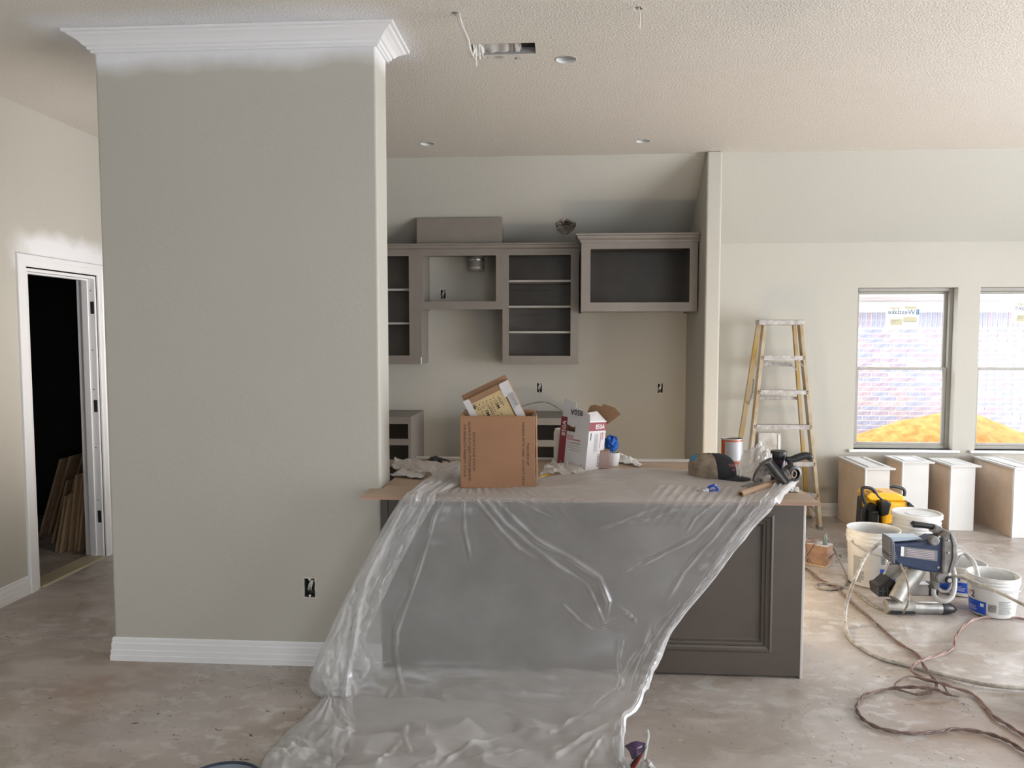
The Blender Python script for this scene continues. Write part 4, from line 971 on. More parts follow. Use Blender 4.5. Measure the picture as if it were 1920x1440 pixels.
# ================================================================ PAINT SPRAYER
YP = 4.42
def sp(zx, zy, Y=YP): return onY(1580 + zx / 5.647, 960 + zy / 5.647, Y)
def sp2(pts, Y=YP): return [(sp(a, b, Y)[0], sp(a, b, Y)[2]) for a, b in pts]
o0 = onZ(1715, 1140, 0)
t = thing('paint_sprayer', 'blue and grey airless paint sprayer on tubular feet', 'paint sprayer', (o0[0], YP, 0))
obj('motor_housing', MB().prism(sp2([(480, 300), (780, 282), (890, 235), (1010, 240), (1010, 600), (860, 598), (700, 568), (520, 520), (480, 480)]), YP - .075, YP + .03, 'XZ'), M_navy, t, bevel=.012, seg=3)
obj('end_cap', MB().prism(sp2([(437, 245), (468, 252), (492, 300), (495, 505), (470, 510), (440, 460)]), YP - .082, YP + .035, 'XZ'), mat('dark_grey_cap', (.07, .075, .085), .5), t, bevel=.008, seg=2)
obj('top_plate', MB().prism(sp2([(450, 238), (760, 234), (800, 262), (490, 288)]), YP - .06, YP + .028, 'XZ'), mat('pale_blue_grey', (.33, .40, .47), .35), t, bevel=.004)  # reflection on the housing top put into a pale colour
gb = obj('gear_housing', MB().prism(sp2([(985, 240), (1035, 172), (1085, 180), (1130, 270), (1142, 440), (1100, 560), (1050, 600), (975, 605)]), YP - .09, YP + .045, 'XZ'), M_castgrey, t, bevel=.010, seg=2)
obj('housing_seam', MB().prism(sp2([(1048, 190), (1056, 190), (1082, 290), (1082, 440), (1040, 590), (1032, 590), (1072, 438), (1072, 292)]), YP - .094, YP - .088, 'XZ'), M_black, gb)
for q in ((1020, 260), (1118, 300), (1120, 430), (1010, 585)):
    c_ = sp(*q, YP - .09); obj('bolt', MB().lathe([(.006, 0), (.006, .006)], 8, Matrix.Translation(tuple(c_)) @ Matrix.Rotation(PI / 2, 4, 'X'), True, True), M_metal, gb)
for k in range(7):
    a = sp(500 - k * 2, 360 + k * 21, YP - .076); b = sp(548 + k * 4, 372 + k * 21, YP - .076)
    obj('cooling_fin', MB().box(a[0], b[0], YP - .080, YP - .074, (a[2] + b[2]) / 2 - .0025, (a[2] + b[2]) / 2 + .0025), M_castgrey, t, bevel=.001)
f4 = [(620, 365), (1005, 408), (1000, 522), (615, 468)]
lb = obj('data_label', MB().prism(sp2(f4, YP - .076), YP - .0775, YP - .0745, 'XZ'), mat('label_grey', (.16, .16, .17), .5), t)
f5 = [(618, 365), (650, 368), (646, 470), (613, 466)]
obj('warning_strip', MB().prism(sp2(f5, YP - .078), YP - .0785, YP - .0774, 'XZ'), M_white, lb)
pr1 = MB()
for k in range(5):
    u = 680 + (k % 2) * 8; yy = 392 + k * 18
    pr1.prism(sp2([(u, yy), (u + 290, yy + 30), (u + 290, yy + 36), (u, yy + 6)], YP - .078), YP - .0785, YP - .0774, 'XZ')
obj('fine_print', pr1, mat('pale_print', (.45, .36, .38), .5), lb)
obj('control_knob', MB().lathe([(.028, 0), (.028, .02), (.02, .026), (0, .026)], 20, Matrix.Translation(tuple(sp(955, 295, YP - .075))) @ Matrix.Rotation(PI / 2, 4, 'X')), M_castgrey, t, smooth=True)
obj('carry_handle', MB().tube([sp(728, 135), sp(745, 128), sp(850, 140), sp(965, 158)], .0165, 14, rs=[.014, .019, .0165, .0165]), M_black, t, smooth=True)
obj('handle_bracket', MB().prism(sp2([(955, 132), (1030, 148), (1032, 185), (1000, 225), (935, 215), (950, 175)]), YP - .03, YP + .04, 'XZ'), M_castgrey, t, bevel=.006)
# frame
obj('angled_plate', MB().prism(sp2([(545, 570), (700, 600), (720, 640), (610, 750), (420, 782), (480, 700)]), YP + .06, YP + .075, 'XZ'), M_dustmetal, t, bevel=.003)
obj('frame_tube', MB().tube([sp(790, 600, YP - .02), sp(650, 760, YP - .04), sp(560, 925, YP - .07)], .040, 18), M_dustmetal, t, smooth=True)
obj('frame_tube', MB().tube([sp(840, 600, YP + .12), sp(700, 840, YP + .12)], .028, 16), M_dustmetal, t, smooth=True)
obj('under_bracket', MB().tube(catmull([sp(485, 500), sp(480, 545), sp(510, 558), sp(620, 545)], 12), .006, 8), M_metal, t, smooth=True)
tb = obj('tool_tray', MB().prism(sp2([(350, 785), (400, 770), (490, 690), (605, 770), (520, 895), (365, 892)]), YP - .01, YP + .10, 'XZ'), M_black, t, bevel=.004)
for k in range(3):
    a = sp(375 + k * 50, 800, YP - .012); b = sp(375 + k * 50, 885, YP - .012)
    obj('tray_rib', MB().box(a[0] - .003, a[0] + .003, YP - .016, YP - .008, b[2], a[2]), mat('tray_rib_grey', (.08, .08, .08), .5), tb)
a = sp(360, 835, YP - .012); b = sp(530, 835, YP - .012); obj('tray_rib', MB().box(a[0], b[0], YP - .016, YP - .008, a[2] - .003, a[2] + .003), bpy.data.materials['tray_rib_grey'], tb)
YFt = 4.30
f0, f1, f2, f3 = (onZ(1580 + a / 5.647, 960 + b / 5.647, .036) for a, b in ((458, 985), (745, 1010), (1045, 1030), (1205, 1055)))
yy = f1[1]; X = lambda px: onY(1580 + px / 5.647, 1140, yy)[0]
obj('foot_bracket', MB().tube([(X(455), yy, .040), (X(745), yy, .040)], .040, 18), M_dustmetal, t, smooth=True)
obj('foot_tube', MB().tube([(X(735), yy, .036), (X(1050), yy, .036)], .034, 20), M_metal, t, smooth=True)
obj('foot_tip', MB().tube([(X(1040), yy, .037), (X(1080), yy, .037), (X(1140), yy, .034), (X(1185), yy, .028), (X(1207), yy, .024)], .03, 20, rs=[.037, .037, .031, .018, .004]), M_black, t, smooth=True)
obj('foot_slot', MB().box(X(480), X(735), yy - .042, yy - .034, .010, .026), M_black, t, bevel=.002)
y2 = yy + .34
X2 = lambda px: onY(1580 + px / 5.647, 1120, y2)[0]
obj('rear_foot', MB().box(X2(700), X2(895), y2 - .03, y2 + .03, .0, .075), M_metal, t, bevel=.006)
obj('rear_foot_tip', MB().prism([(X2(890), 0), (X2(985), 0), (X2(990), .03), (X2(960), .075), (X2(890), .075)], y2 - .033, y2 + .033, 'XZ'), M_black, t, bevel=.006)
# pump
obj('pump_body', MB().tube([sp(985, 590, YP - .03), sp(985, 660, YP - .03), sp(975, 760, YP - .03), sp(968, 810, YP - .03)], .02, 14, rs=[.036, .030, .024, .020]), M_castgrey, t, smooth=True)
obj('pump_manifold', MB().prism(sp2([(940, 610), (1060, 600), (1080, 660), (1020, 720), (935, 705), (930, 650)]), YP - .07, YP - .0, 'XZ'), M_castgrey, t, bevel=.006)
obj('valve_knob', MB().lathe([(.0, .03), (.018, .03), (.021, .022), (.021, 0), (0, 0)], 20, Matrix.Translation(tuple(sp(1104, 706, YP - .05))) @ Matrix.Rotation(PI / 2, 4, 'X')), M_black, t, smooth=True)
obj('valve_cap', MB().lathe([(.0, .034), (.012, .034), (.014, .0295)], 20, Matrix.Translation(tuple(sp(1104, 706, YP - .05))) @ Matrix.Rotation(PI / 2, 4, 'X')), M_metal, t, smooth=True)
obj('outlet_fitting', MB().tube([sp(1050, 650, YP - .04), sp(1140, 668, YP - .04)], .012, 10), M_metal, t, smooth=True)
obj('clamp_bolt', MB().tube([sp(912, 788, YP - .04), sp(990, 792, YP - .04)], .008, 8), M_black, t, smooth=True)
obj('suction_hose', MB().tube(catmull([sp(968, 800, YP - .03), sp(965, 870, YP - .05), sp(1010, 930, YP - .08), sp(1090, 945, YP - .1), sp(1160, 890, YP - .09), sp(1185, 780, YP - .07), sp(1180, 640, YP - .03), sp(1145, 540, YP + .02)], 44), .013, 12), M_clearhose, t, smooth=True)
obj('drain_hose', MB().tube(catmull([sp(990, 780, YP), sp(1040, 835, YP - .02), sp(1100, 840, YP - .03), sp(1140, 790, YP - .03), sp(1150, 700, YP - .03)], 24), .007, 10), M_clearhose, t, smooth=True)
o = obj('suction_hose', MB().tube(catmull([sp(1140, 560, YP + .10), sp(1150, 500, YP + .12), sp(1200, 450, YP + .14), sp(1280, 432, YP + .15), sp(1350, 490, YP + .12), sp(1400, 560, YP + .08), (cA[0] - .06, cA[1] + .0, .14), (cA[0] - .02, cA[1] - .02, .06)], 40), .013, 12), M_clearhose, t, smooth=True)
obj('suction_hose', MB().tube(catmull([sp(1120, 480, YP + .14), sp(1180, 425, YP + .2), sp(1250, 428, YP + .25), (cB[0] - .03, cB[1], .17), (cB[0], cB[1], .05)], 30), .012, 12), M_clearhose, t, smooth=True)
obj('power_lead', MB().tube(catmull([sp(610, 545, YP - .07), sp(650, 640, YP - .12), sp(690, 760, YP - .17), sp(700, 880, YP - .17), sp(690, 970, YP - .17), (X(600), yy - .05, .02)], 30), .006, 8), M_greycord, t, smooth=True)
g = [sp(1135, 668, YP - .04), sp(1250, 690, YP - .08), sp(1400, 745, YP - .14), sp(1650, 850, YP - .25), sp(1920, 985, YP - .38), sp(2300, 1190, YP - .55)]
tag(obj('spray_hose', MB().tube(catmull(g, 50), .0085, 10), M_hose, smooth=True), 'stained spray hose running from the sprayer across to the right edge', 'hose')

# ================================================================ CORDS ON THE FLOOR
def z3(pts, zs_=None, r=.006):
    out = []
    for i, (a, b) in enumerate(pts):
        z = (zs_[i] if zs_ and i < len(zs_) else r); out.append(onZ(1480 + a / 3, 960 + b / 3, z))
    return out
def wobble(P, amp, seed):
    P = np.array(P); n = len(P); s_ = np.linspace(0, n * .16, n)
    P[:, 0] += amp * vnoise(s_ + seed, s_ * 0 + 3.3) * 2; P[:, 1] += amp * vnoise(s_ + seed, s_ * 0 + 9.1) * 2
    return P
def twist(P, r, turns, off):
    P = np.array(P); n = len(P); A_ = []; B_ = []
    for i in range(n):
        tt = P[min(i + 1, n - 1)] - P[max(i - 1, 0)]; tt = tt / (np.linalg.norm(tt) + 1e-9); s_ = np.cross(tt, [0, 0, 1]); a = turns * 2 * PI * i / n
        w_ = s_ * math.cos(a) * off + np.array([0, 0, 1]) * math.sin(a) * off; A_.append(P[i] + w_ + [0, 0, off]); B_.append(P[i] - w_ + [0, 0, off])
    return A_, B_
hz = [.36, .35, .27, .12, .03, .010] + [.010] * 3 + [.014, .022, .014] + [.010] * 4
P = catmull(z3([(535, 150), (440, 238), (372, 370), (328, 490), (314, 600), (335, 700), (400, 762), (520, 825), (690, 868), (900, 925), (1100, 970), (1300, 990), (1500, 1000)], hz), 130)
tag(obj('air_hose', MB().tube(P, .0095, 10), M_hose, smooth=True), 'paint-crusted white hose curving from the sprayer over the floor', 'hose')
P = catmull(z3([(195, 100), (225, 165), (265, 235), (298, 305), (322, 370), (310, 415), (250, 436), (175, 432), (152, 408), (190, 400), (300, 420), (380, 455), (450, 515), (520, 548), (580, 550)], [.16, .13, .08, .04, .015] + [.007] * 4 + [.018, .018] + [.007] * 6), 110)
tag(obj('power_cord', MB().tube(wobble(P, .004, 2), .007, 8), M_greycord, smooth=True), 'dark power cord rising from the wooden block and looping to the sprayer', 'cord')
P = catmull(z3([(40, 310), (100, 325), (150, 375), (260, 430), (340, 510), (450, 600), (560, 700), (660, 765), (730, 820), (770, 890), (820, 955), (812, 1010), (720, 1032), (620, 1005), (598, 955), (690, 935), (800, 955), (865, 990), (905, 1032)], [.006] * 8 + [.008, .03, .018, .008, .008, .008, .018, .02, .02, .03, .008]), 150)
a, b = twist(wobble(P, .008, 11), .004, 9, .004)
t = thing('extension_cord', 'brown twisted cord running diagonally from the island and ending in a small loop', 'cord', tuple(P[70]))
obj('cord_strand', MB().tube(a, .0045, 7), M_browncord, t, smooth=True); obj('cord_strand', MB().tube(b[:100], .0052, 7), M_browncord, t, smooth=True)
obj('frayed_end', MB().tube([P[-1], P[-1] + [.025, -.03, .01]], .004, 6).tube([P[-1], P[-1] + [.035, -.018, .004]], .003, 6), M_greycord, t)
P = catmull(z3([(1500, 640), (1320, 607), (1200, 597), (1100, 597), (1010, 628), (945, 695), (915, 765), (860, 805), (760, 832), (690, 865), (692, 905), (780, 950), (870, 975), (1000, 1015), (1090, 1085), (1150, 1150), (1240, 1208), (1320, 1262), (1450, 1370)], [.007] * 8 + [.02, .035, .02, .02, .02] + [.007] * 6), 170)
a, b = twist(wobble(P, .008, 21), .004, 11, .004)
t = thing('extension_cord', 'pinkish twisted cord sweeping in from the right past the paint buckets', 'cord', tuple(P[80]))
obj('cord_strand', MB().tube(a, .0045, 7), M_pinkcord, t, smooth=True); obj('cord_strand', MB().tube(b, .0045, 7), M_pinkcord, t, smooth=True)
P = catmull(z3([(900, 1035), (820, 1003), (700, 988), (560, 1000), (430, 1035), (380, 1085), (395, 1155), (500, 1220), (680, 1252), (830, 1240), (920, 1226), (1100, 1250), (1220, 1290), (1320, 1350), (1450, 1440)], [.012, .03, .03] + [.007] * 12), 150)
a, b = twist(wobble(P, .006, 31), .004, 11, .004)
t = thing('extension_cord', 'dark brown twisted cord in the largest loop, nearest the viewer', 'cord', tuple(P[60]))
obj('cord_strand', MB().tube(a, .0045, 7), M_browncord, t, smooth=True); obj('cord_strand', MB().tube(b, .0045, 7), M_browncord, t, smooth=True)

# wooden block wound with cord
K = onZ(1548.7, 1062.5, .012); Rr = onZ(1571, 1059.5, .012); Lf = onZ(1500, 1052, .012)
u = (Lf - K); u = u / np.linalg.norm(u); v = np.array([-u[1], u[0], 0]); v = v if v[1] > 0 else -v
wd = .115; ln = .36; bh_ = .135
t = thing('wooden_block', 'reddish wooden block wound with pink cord beside the island', 'block', tuple(K + u * ln / 2 + v * wd / 2 - [0, 0, .012]))
def bp_(a, b, c): return tuple(K + u * a + v * b + np.array([0, 0, c]))
obj('block_body', MB().add([bp_(0, 0, 0), bp_(ln, 0, 0), bp_(ln, wd, 0), bp_(0, wd, 0), bp_(0, 0, bh_), bp_(ln, 0, bh_), bp_(ln, wd, bh_), bp_(0, wd, bh_)], [(0, 3, 2, 1), (4, 5, 6, 7), (0, 1, 5, 4), (1, 2, 6, 5), (2, 3, 7, 6), (3, 0, 4, 7)]), M_block, t, bevel=.003)
obj('dusty_top', MB().add([bp_(0.002, 0.002, bh_ + .0), bp_(ln, 0.002, bh_), bp_(ln, wd - .002, bh_), bp_(0.002, wd - .002, bh_), bp_(0.002, 0.002, bh_ + .003), bp_(ln, 0.002, bh_ + .003), bp_(ln, wd - .002, bh_ + .003), bp_(0.002, wd - .002, bh_ + .003)], [(0, 3, 2, 1), (4, 5, 6, 7), (0, 1, 5, 4), (1, 2, 6, 5), (2, 3, 7, 6), (3, 0, 4, 7)]), mat('plaster_dust', (.55, .52, .49), .9), t)
obj('support_strip', MB().add([bp_(.01, .01, -.012), bp_(ln, .01, -.012), bp_(ln, wd - .01, -.012), bp_(.01, wd - .01, -.012), bp_(.01, .01, -.0005), bp_(ln, .01, -.0005), bp_(ln, wd - .01, -.0005), bp_(.01, wd - .01, -.0005)], [(0, 3, 2, 1), (4, 5, 6, 7), (0, 1, 5, 4), (1, 2, 6, 5), (2, 3, 7, 6), (3, 0, 4, 7)]), M_board, t)
for k, (a0, a1) in enumerate(((.10, .20), (.17, .09), (.13, .15), (.20, .24), (.25, .19), (.29, .30))):
    e = .006; q = [bp_(a0, -e, 0.002), bp_((a0 + a1) / 2, -e, bh_ * .5), bp_(a1, -e, bh_ + .002), bp_(a1 - .01, e, bh_ + .008), bp_((a0 + a1) / 2 - .03, wd * .5, bh_ + .010 + k * .003), bp_(a0, wd - e, bh_ + .008), bp_(a0, wd + e, bh_ * .9)]
    obj('cord_winding', MB().tube(catmull(q, 26), .0048, 7), M_pinkcord, t, smooth=True)
plug = obj('plug', MB().tube([bp_(.03, .05, bh_ + .003), bp_(.03, .05, bh_ + .05), bp_(.03, .05, bh_ + .075)], .01, 12, rs=[.017, .015, .008]), mat('clear_plug', (.12, .16, .16), .3), t, smooth=True)
obj('bent_nail', MB().tube([bp_(-.0, .05, .045), bp_(-.02, .06, .075), bp_(-.03, .075, .085)], .0035, 6), M_browncord, t)
tag(obj('loose_wire', MB().tube(catmull(z3([(262, 285), (285, 250), (295, 258), (290, 240), (275, 245), (300, 232), (330, 230)], [.01, .05, .06, .07, .05, .03, .02]), 30), .003, 6), M_greycord, smooth=True), 'thin curled wire behind the wooden block', 'wire')

# ================================================================ ON THE COUNTER
ZT = CZ + .004
def cz_(px, py, z=ZT): return onZ(px, py, z)
# cardboard carton
p0 = cz_(863.5, 915); p1 = cz_(1003, 915)
BW = np.linalg.norm(p1 - p0); BD = .20; BH = p0[1] * (915 - 777) / F * 1.0
rz = math.radians(1.5)
t = thing('cardboard_carton', 'open brown cardboard carton printed with handling notes, at the counter edge', 'box', tuple(p0), (0, 0, rz))
th = .004
obj('panel', MB().box(0, BW, 0, th, 0, BH), M_card, t, local=True, bevel=.001)
obj('panel', MB().box(0, BW, BD - th, BD, 0, BH + .012), M_card, t, local=True, bevel=.001)
obj('panel', MB().box(0, th, th, BD - th, 0, BH + .006), M_card, t, local=True, bevel=.001)
obj('panel', MB().box(BW - th, BW, th, BD - th, 0, BH), M_card, t, local=True, bevel=.001)
obj('bottom_panel', MB().box(th, BW - th, th, BD - th, 0, th), M_cardin, t, local=True)
obj('folded_flap', MB().add([(BW + .002, .004, BH), (BW + .006, .002, BH - .33), (BW + .010, BD * .9, BH - .33), (BW + .004, BD * .9, BH), (BW + .005, .004, BH + .001), (BW + .010, .002, BH - .33), (BW + .014, BD * .9, BH - .33), (BW + .007, BD * .9, BH + .001)], [(0, 1, 2, 3), (7, 6, 5, 4), (0, 4, 5, 1), (1, 5, 6, 2), (2, 6, 7, 3), (3, 7, 4, 0)]), M_card, t, local=True)
obj('folded_flap', MB().add([(BW - .004, .006, BH), (BW - .05, .03, BH - .03), (BW - .04, BD * .8, BH - .04), (BW - .004, BD * .9, BH)], [(0, 1, 2, 3)]), M_cardin, t, local=True, solid=.003)
obj('folded_flap', MB().add([(.004, BD, BH + .01), (.004, .01, BH + .004), (.05, .03, BH - .05), (.05, BD - .01, BH - .04)], [(0, 1, 2, 3)]), M_cardin, t, local=True, solid=.003)
def cf(x0, z0): return lambda u, v: (x0 + v, -.0006, z0 - u)
tx = MB(); sc = BW / 890.0
for s_, zx, za, zb_ in (('ROTATE YOUR STOCK!', 190, 675, 1135), ('ALWAYS PUT NEW STOCK BEHIND', 137, 545, 1260), ('OR BENEATH PRESENT STOCK', 80, 580, 1215), ('THIS SIDE UP', 832, 795, 1065), ('HANDLE WITH CARE - DO NOT DROP', 778, 550, 1305)):
    put_text(tx, s_, (zb_ - za) * sc, .0105, cf((zx - 40) * sc, BH - (za - 478) * sc), True)
quad(tx, cf((137 - 40) * sc, BH - (820 - 478) * sc), 0, .038, -.0035, -.0022)
obj('lettering', tx, M_ink, t, local=True)
# tilted sandpaper sleeve box inside the carton
ang = math.radians(26)
tl_ = onY(868, 752, p0[1] + .07)
t2 = thing('abrasives_box', 'yellow and white printed box tilted inside the brown carton', 'box', tuple(onY(912, 775, p0[1] + .07)), (0, -ang, 0))
o2 = np.array(onY(912, 775, p0[1] + .07)); ex = np.array([math.cos(ang), 0, math.sin(ang)]); ez = np.array([-math.sin(ang), 0, math.cos(ang)])
rel = lambda px, py: (lambda q: (float(q @ ex), float(q @ ez)))(onY(px, py, p0[1] + .07) - o2)
TL, TR = rel(868, 752), rel(952, 713)
W_ = TR[0] - TL[0]; xa, xb = TL[0], TR[0]; zt2 = (TL[1] + TR[1]) / 2; zb2 = zt2 - .26
obj('carton_body', MB().box(xa, xb, 0, .055, zb2, zt2), M_cardin, t2, local=True, bevel=.001)
obj('back_flap', MB().box(xa - .004, xb - .004, .052, .055, zt2, zt2 + .028), M_cardin, t2, local=True)
obj('printed_face', MB().box(xa + .03, xb - .045, -.002, -.0002, zb2, zt2 - .028), M_yprint, t2, local=True)
obj('side_flap', MB().prism([(xa, zb2), (xa + .032, zb2), (xa + .032, zt2 - .01), (xa + .026, zt2), (xa, zt2)], -.004, -.0022, 'XZ'), M_paper, t2, local=True)
obj('side_flap', MB().prism([(xb - .05, zt2 - .07), (xb - .036, zt2 - .07), (xb - .036, zb2), (xb, zb2), (xb, zt2 - .0), (xb - .045, zt2 - .0), (xb - .05, zt2 - .012)], -.004, -.0022, 'XZ'), M_paper, t2, local=True)
tx = MB()
for (x_, z_, s_) in ((xa + .075, zt2 - .085, .030), (xa + .135, zt2 - .075, .030), (xa + .032, zt2 - .035, .022)):
    put_text(tx, '3M', s_, s_ * .55, lambda u, v, x_=x_, z_=z_: (x_ + v, -.0045 if x_ < xa + .04 else -.0026, z_ - u), True)
for k in range(6):
    for j in range(2): x_ = xa + .045 + k * .019; z_ = zt2 - .045 - j * .085; tx.add([(x_, -.0026, z_), (x_ + .0035, -.0026, z_), (x_ + .0035, -.0026, z_ - .007), (x_, -.0026, z_ - .007)], [(0, 1, 2, 3)])
for k in range(5):
    x_ = xa + .055 + k * .022; tx.lathe([(.0052, 0), (.0068, 0)], 12, Matrix.Translation((x_, -.0027, zt2 - .066)) @ Matrix.Rotation(PI / 2, 4, 'X'))
for (x_, z_, ww) in ((xa + .10, zt2 - .075, .004), (xa + .108, zt2 - .08, .003), (xa + .06, zt2 - .08, .003), (xa + .118, zt2 - .07, .003), (xa + .16, zt2 - .05, .004), (xa + .168, zt2 - .06, .003)):
    for j in range(5): tx.add([(x_, -.0026, z_ - j * .009), (x_ + ww, -.0026, z_ - j * .009), (x_ + ww, -.0026, z_ - .006 - j * .009), (x_, -.0026, z_ - .006 - j * .009)], [(0, 1, 2, 3)])
obj('lettering', tx, M_ink, t2, local=True)
tx = MB()
for k in range(5): quad(tx, lambda a, b: (a, -.0046, b), xb - .022 + k * .0042, xb - .020 + k * .0042, zt2 - .13, zt2 - .062)
quad(tx, lambda a, b: (a, -.0046, b), xb - .030, xb - .027, zt2 - .14, zt2 - .062)
obj('fine_print', tx, M_inkgrey, t2, local=True)

# white and maroon 850A box
Kp = cz_(1097, 883)
al = math.radians(40); wl_, wr_ = .198, .150; h8 = .27
t = thing('respirator_box', 'open white and maroon 850A box standing beside the brown carton', 'box', tuple(Kp), (0, math.radians(5.2), 0))
A_ = np.array([-math.cos(al), math.sin(al), 0]); B_ = np.array([math.sin(al), math.cos(al), 0])
def bx3(a, b, z): return tuple(A_ * a + B_ * b + np.array([0, 0, z]))
def slab(a0, a1, b0, b1, z0, z1):
    return MB().add([bx3(a0, b0, z0), bx3(a1, b0, z0), bx3(a1, b1, z0), bx3(a0, b1, z0), bx3(a0, b0, z1), bx3(a1, b0, z1), bx3(a1, b1, z1), bx3(a0, b1, z1)], [(0, 3, 2, 1), (4, 5, 6, 7), (0, 1, 5, 4), (1, 2, 6, 5), (2, 3, 7, 6), (3, 0, 4, 7)])
e = .0016
nL = lambda a, z, o=.0006: tuple(A_ * a - B_ * o + np.array([0, 0, z]))      # on the left face
nR = lambda b, z, o=.0006: tuple(B_ * b - A_ * o + np.array([0, 0, z]))
lf = MB()      # left face with a hand hole, as strips round the hole
ha0, ha1, hz0, hz1 = .095, .165, .195, .232
for q in ((0, ha0, 0, h8), (ha1, wl_, 0, h8), (ha0, ha1, 0, hz0), (ha0, ha1, hz1, h8)):
    s_ = slab(q[0], q[1], 0, e, q[2], q[3]); lf.add(s_.v, s_.f)
obj('panel', lf, M_paper, t, local=True)
obj('panel', slab(0, e, e, wr_, 0, h8), M_paper, t, local=True)
obj('panel', slab(wl_ - e, wl_, e, wr_, 0, h8), M_cardin, t, local=True)
obj('panel', slab(e, wl_ - e, wr_ - e, wr_, 0, h8), M_cardin, t, local=True)
obj('bottom_panel', slab(e, wl_ - e, e, wr_ - e, 0, e), M_cardin, t, local=True)
def poly(fn, pts, n_=1): return MB().add([fn(*p_) for p_ in pts], [tuple(range(len(pts)))])
obj('maroon_strip', poly(nL, [(wl_, 0), (wl_ - .048, 0), (wl_ - .048, h8), (wl_, h8)]), M_maroon, t, local=True)
obj('maroon_band', poly(nR, [(0, h8 - .055), (wr_, h8 - .055), (wr_, h8 - .008), (0, h8 - .008)]), M_maroon, t, local=True)
# flaps
fl_ = obj('tall_flap', MB().add([nL(a, z, o_) for a, z, o_ in ((.0, h8, 0), (.0, h8 + .035, .004), (.10, h8 + .062, .004), (.10, h8 + .085, .004), (wl_ - .012, h8 + .10, .004), (wl_ - .008, h8, 0))], [(0, 1, 2, 3, 4, 5)]), M_paper, t, local=True, solid=.0015)
obj('tuck_tab', poly(lambda a, z: nL(a, z, .004), [(ha0 - .012, h8), (ha0 - .03, h8 - .02), (ha0 + .01, hz1 - .012), (wl_ - .048, hz1 + .0), (wl_ - .048, h8)]), M_paper, t, local=True, solid=.001)
obj('brown_back_flap', MB().add([bx3(a, b, z) for a, b, z in ((wl_ * .75, wr_, h8 - .005), (-.005, wr_ + .005, h8 - .02), (-.075, wr_ + .02, h8 + .045), (-.03, wr_ + .02, h8 + .075), (.04, wr_ + .015, h8 + .085), (.055, wr_ + .012, h8 + .07), (.10, wr_ + .012, h8 + .075), (.13, wr_ + .008, h8 + .062))], [tuple(range(8))]), M_cardin, t, local=True, solid=.002)
obj('top_flap', MB().add([bx3(0, .004, h8), bx3(0, wr_ - .01, h8), bx3(.05, wr_ - .03, h8 + .045), bx3(.05, .02, h8 + .035)], [(0, 1, 2, 3)]), M_paper, t, local=True, solid=.0015)
tx = MB()
put_text(tx, '850A', .085, .026, lambda u, v: nL(wl_ - .012 - (.026 - v), h8 - .105 + u, .0012), True)
put_text(tx, '850A', .080, .026, lambda u, v: nR(.055 + u, h8 - .045 + v, .0012), True)
put_text(tx, '45', .014, .012, lambda u, v: nL(wl_ - .018 - u, .012 + v, .0012))
obj('lettering', tx, M_white, t, local=True)
tx = MB()
put_text(tx, '850A', .085, .030, lambda u, v: nL(.048 + u, h8 + .048 - v, .0062), True)
for k in range(3): quad(tx, lambda a, b: nL(a, b, .0012), .05, .145 - .01 * k, .118 - k * .012, .1195 - k * .012)
for k in range(3): quad(tx, lambda a, b: nL(a, b, .0012), .05, .145 - .02 * k, .132 + k * .003, .133 + k * .003)
for k in range(14): quad(tx, lambda a, b: nR(a, b, .0012), .095, .118, .012 + k * .0055, .012 + k * .0055 + (.003 if k % 3 else .0018))
quad(tx, lambda a, b: nR(a, b, .0012), .018, .024, .165, .205)
for k in range(4): quad(tx, lambda a, b: nR(a, b, .0012), .055 + k * .009, .0565 + k * .009, .10, .20)
quad(tx, lambda a, b: nL(a, b, .0012), .12, .145, .008, .012); quad(tx, lambda a, b: nL(a, b, .0012), .03, .034, .01, .028)
obj('fine_print', tx, M_ink, t, local=True)
tx = MB(); put_text(tx, '850A', .045, .015, lambda u, v: nL(wl_ - .055 - u, .162 + v, .0012), True)
for k in range(2): quad(tx, lambda a, b: nL(a, b, .0012), .05, .142, .150 + .005 * k, .1525 + .005 * k)
put_text(tx, '850A', .042, .013, lambda u, v: nR(.118 + (v) * 1, .205 - u, .0012), True)
quad(tx, lambda a, b: nR(a, b, .0012), .105, .109, .12, .205)
obj('lettering', tx, M_redink, t, local=True)

# things behind the 850A box
c = cz_(1057, 869)
t = thing('paper_roll', 'white paper roll standing half hidden behind the 850A box', 'roll', (c[0], c[1] + .07, CZ))
obj('roll_paper', MB().lathe([(.0, 0), (.055, 0), (.058, .02), (.058, .17), (.05, .195), (.02, .195), (.02, .19), (0, .19)], 32), M_rag, t, local=True, smooth=True)
obj('core', MB().lathe([(.02, .10), (.02, .197), (.017, .197), (.017, .10)], 24), M_tube, t, local=True, smooth=True)
c = cz_(1139, 878); c2 = cz_(1148, 878)
t = thing('small_carton', 'small pinkish carton behind the right side of the 850A box', 'box', (c[0] - .02, c[1] + .03, CZ))
obj('carton_body', MB().box(-.05, .033, -.03, .05, .001, .10), mat('pinkish_card', (.36, .26, .23), .7), t, local=True, bevel=.002)
obj('top_flap', MB().box(-.05, .034, -.031, .0, .10, .102), M_cardin, t, local=True)
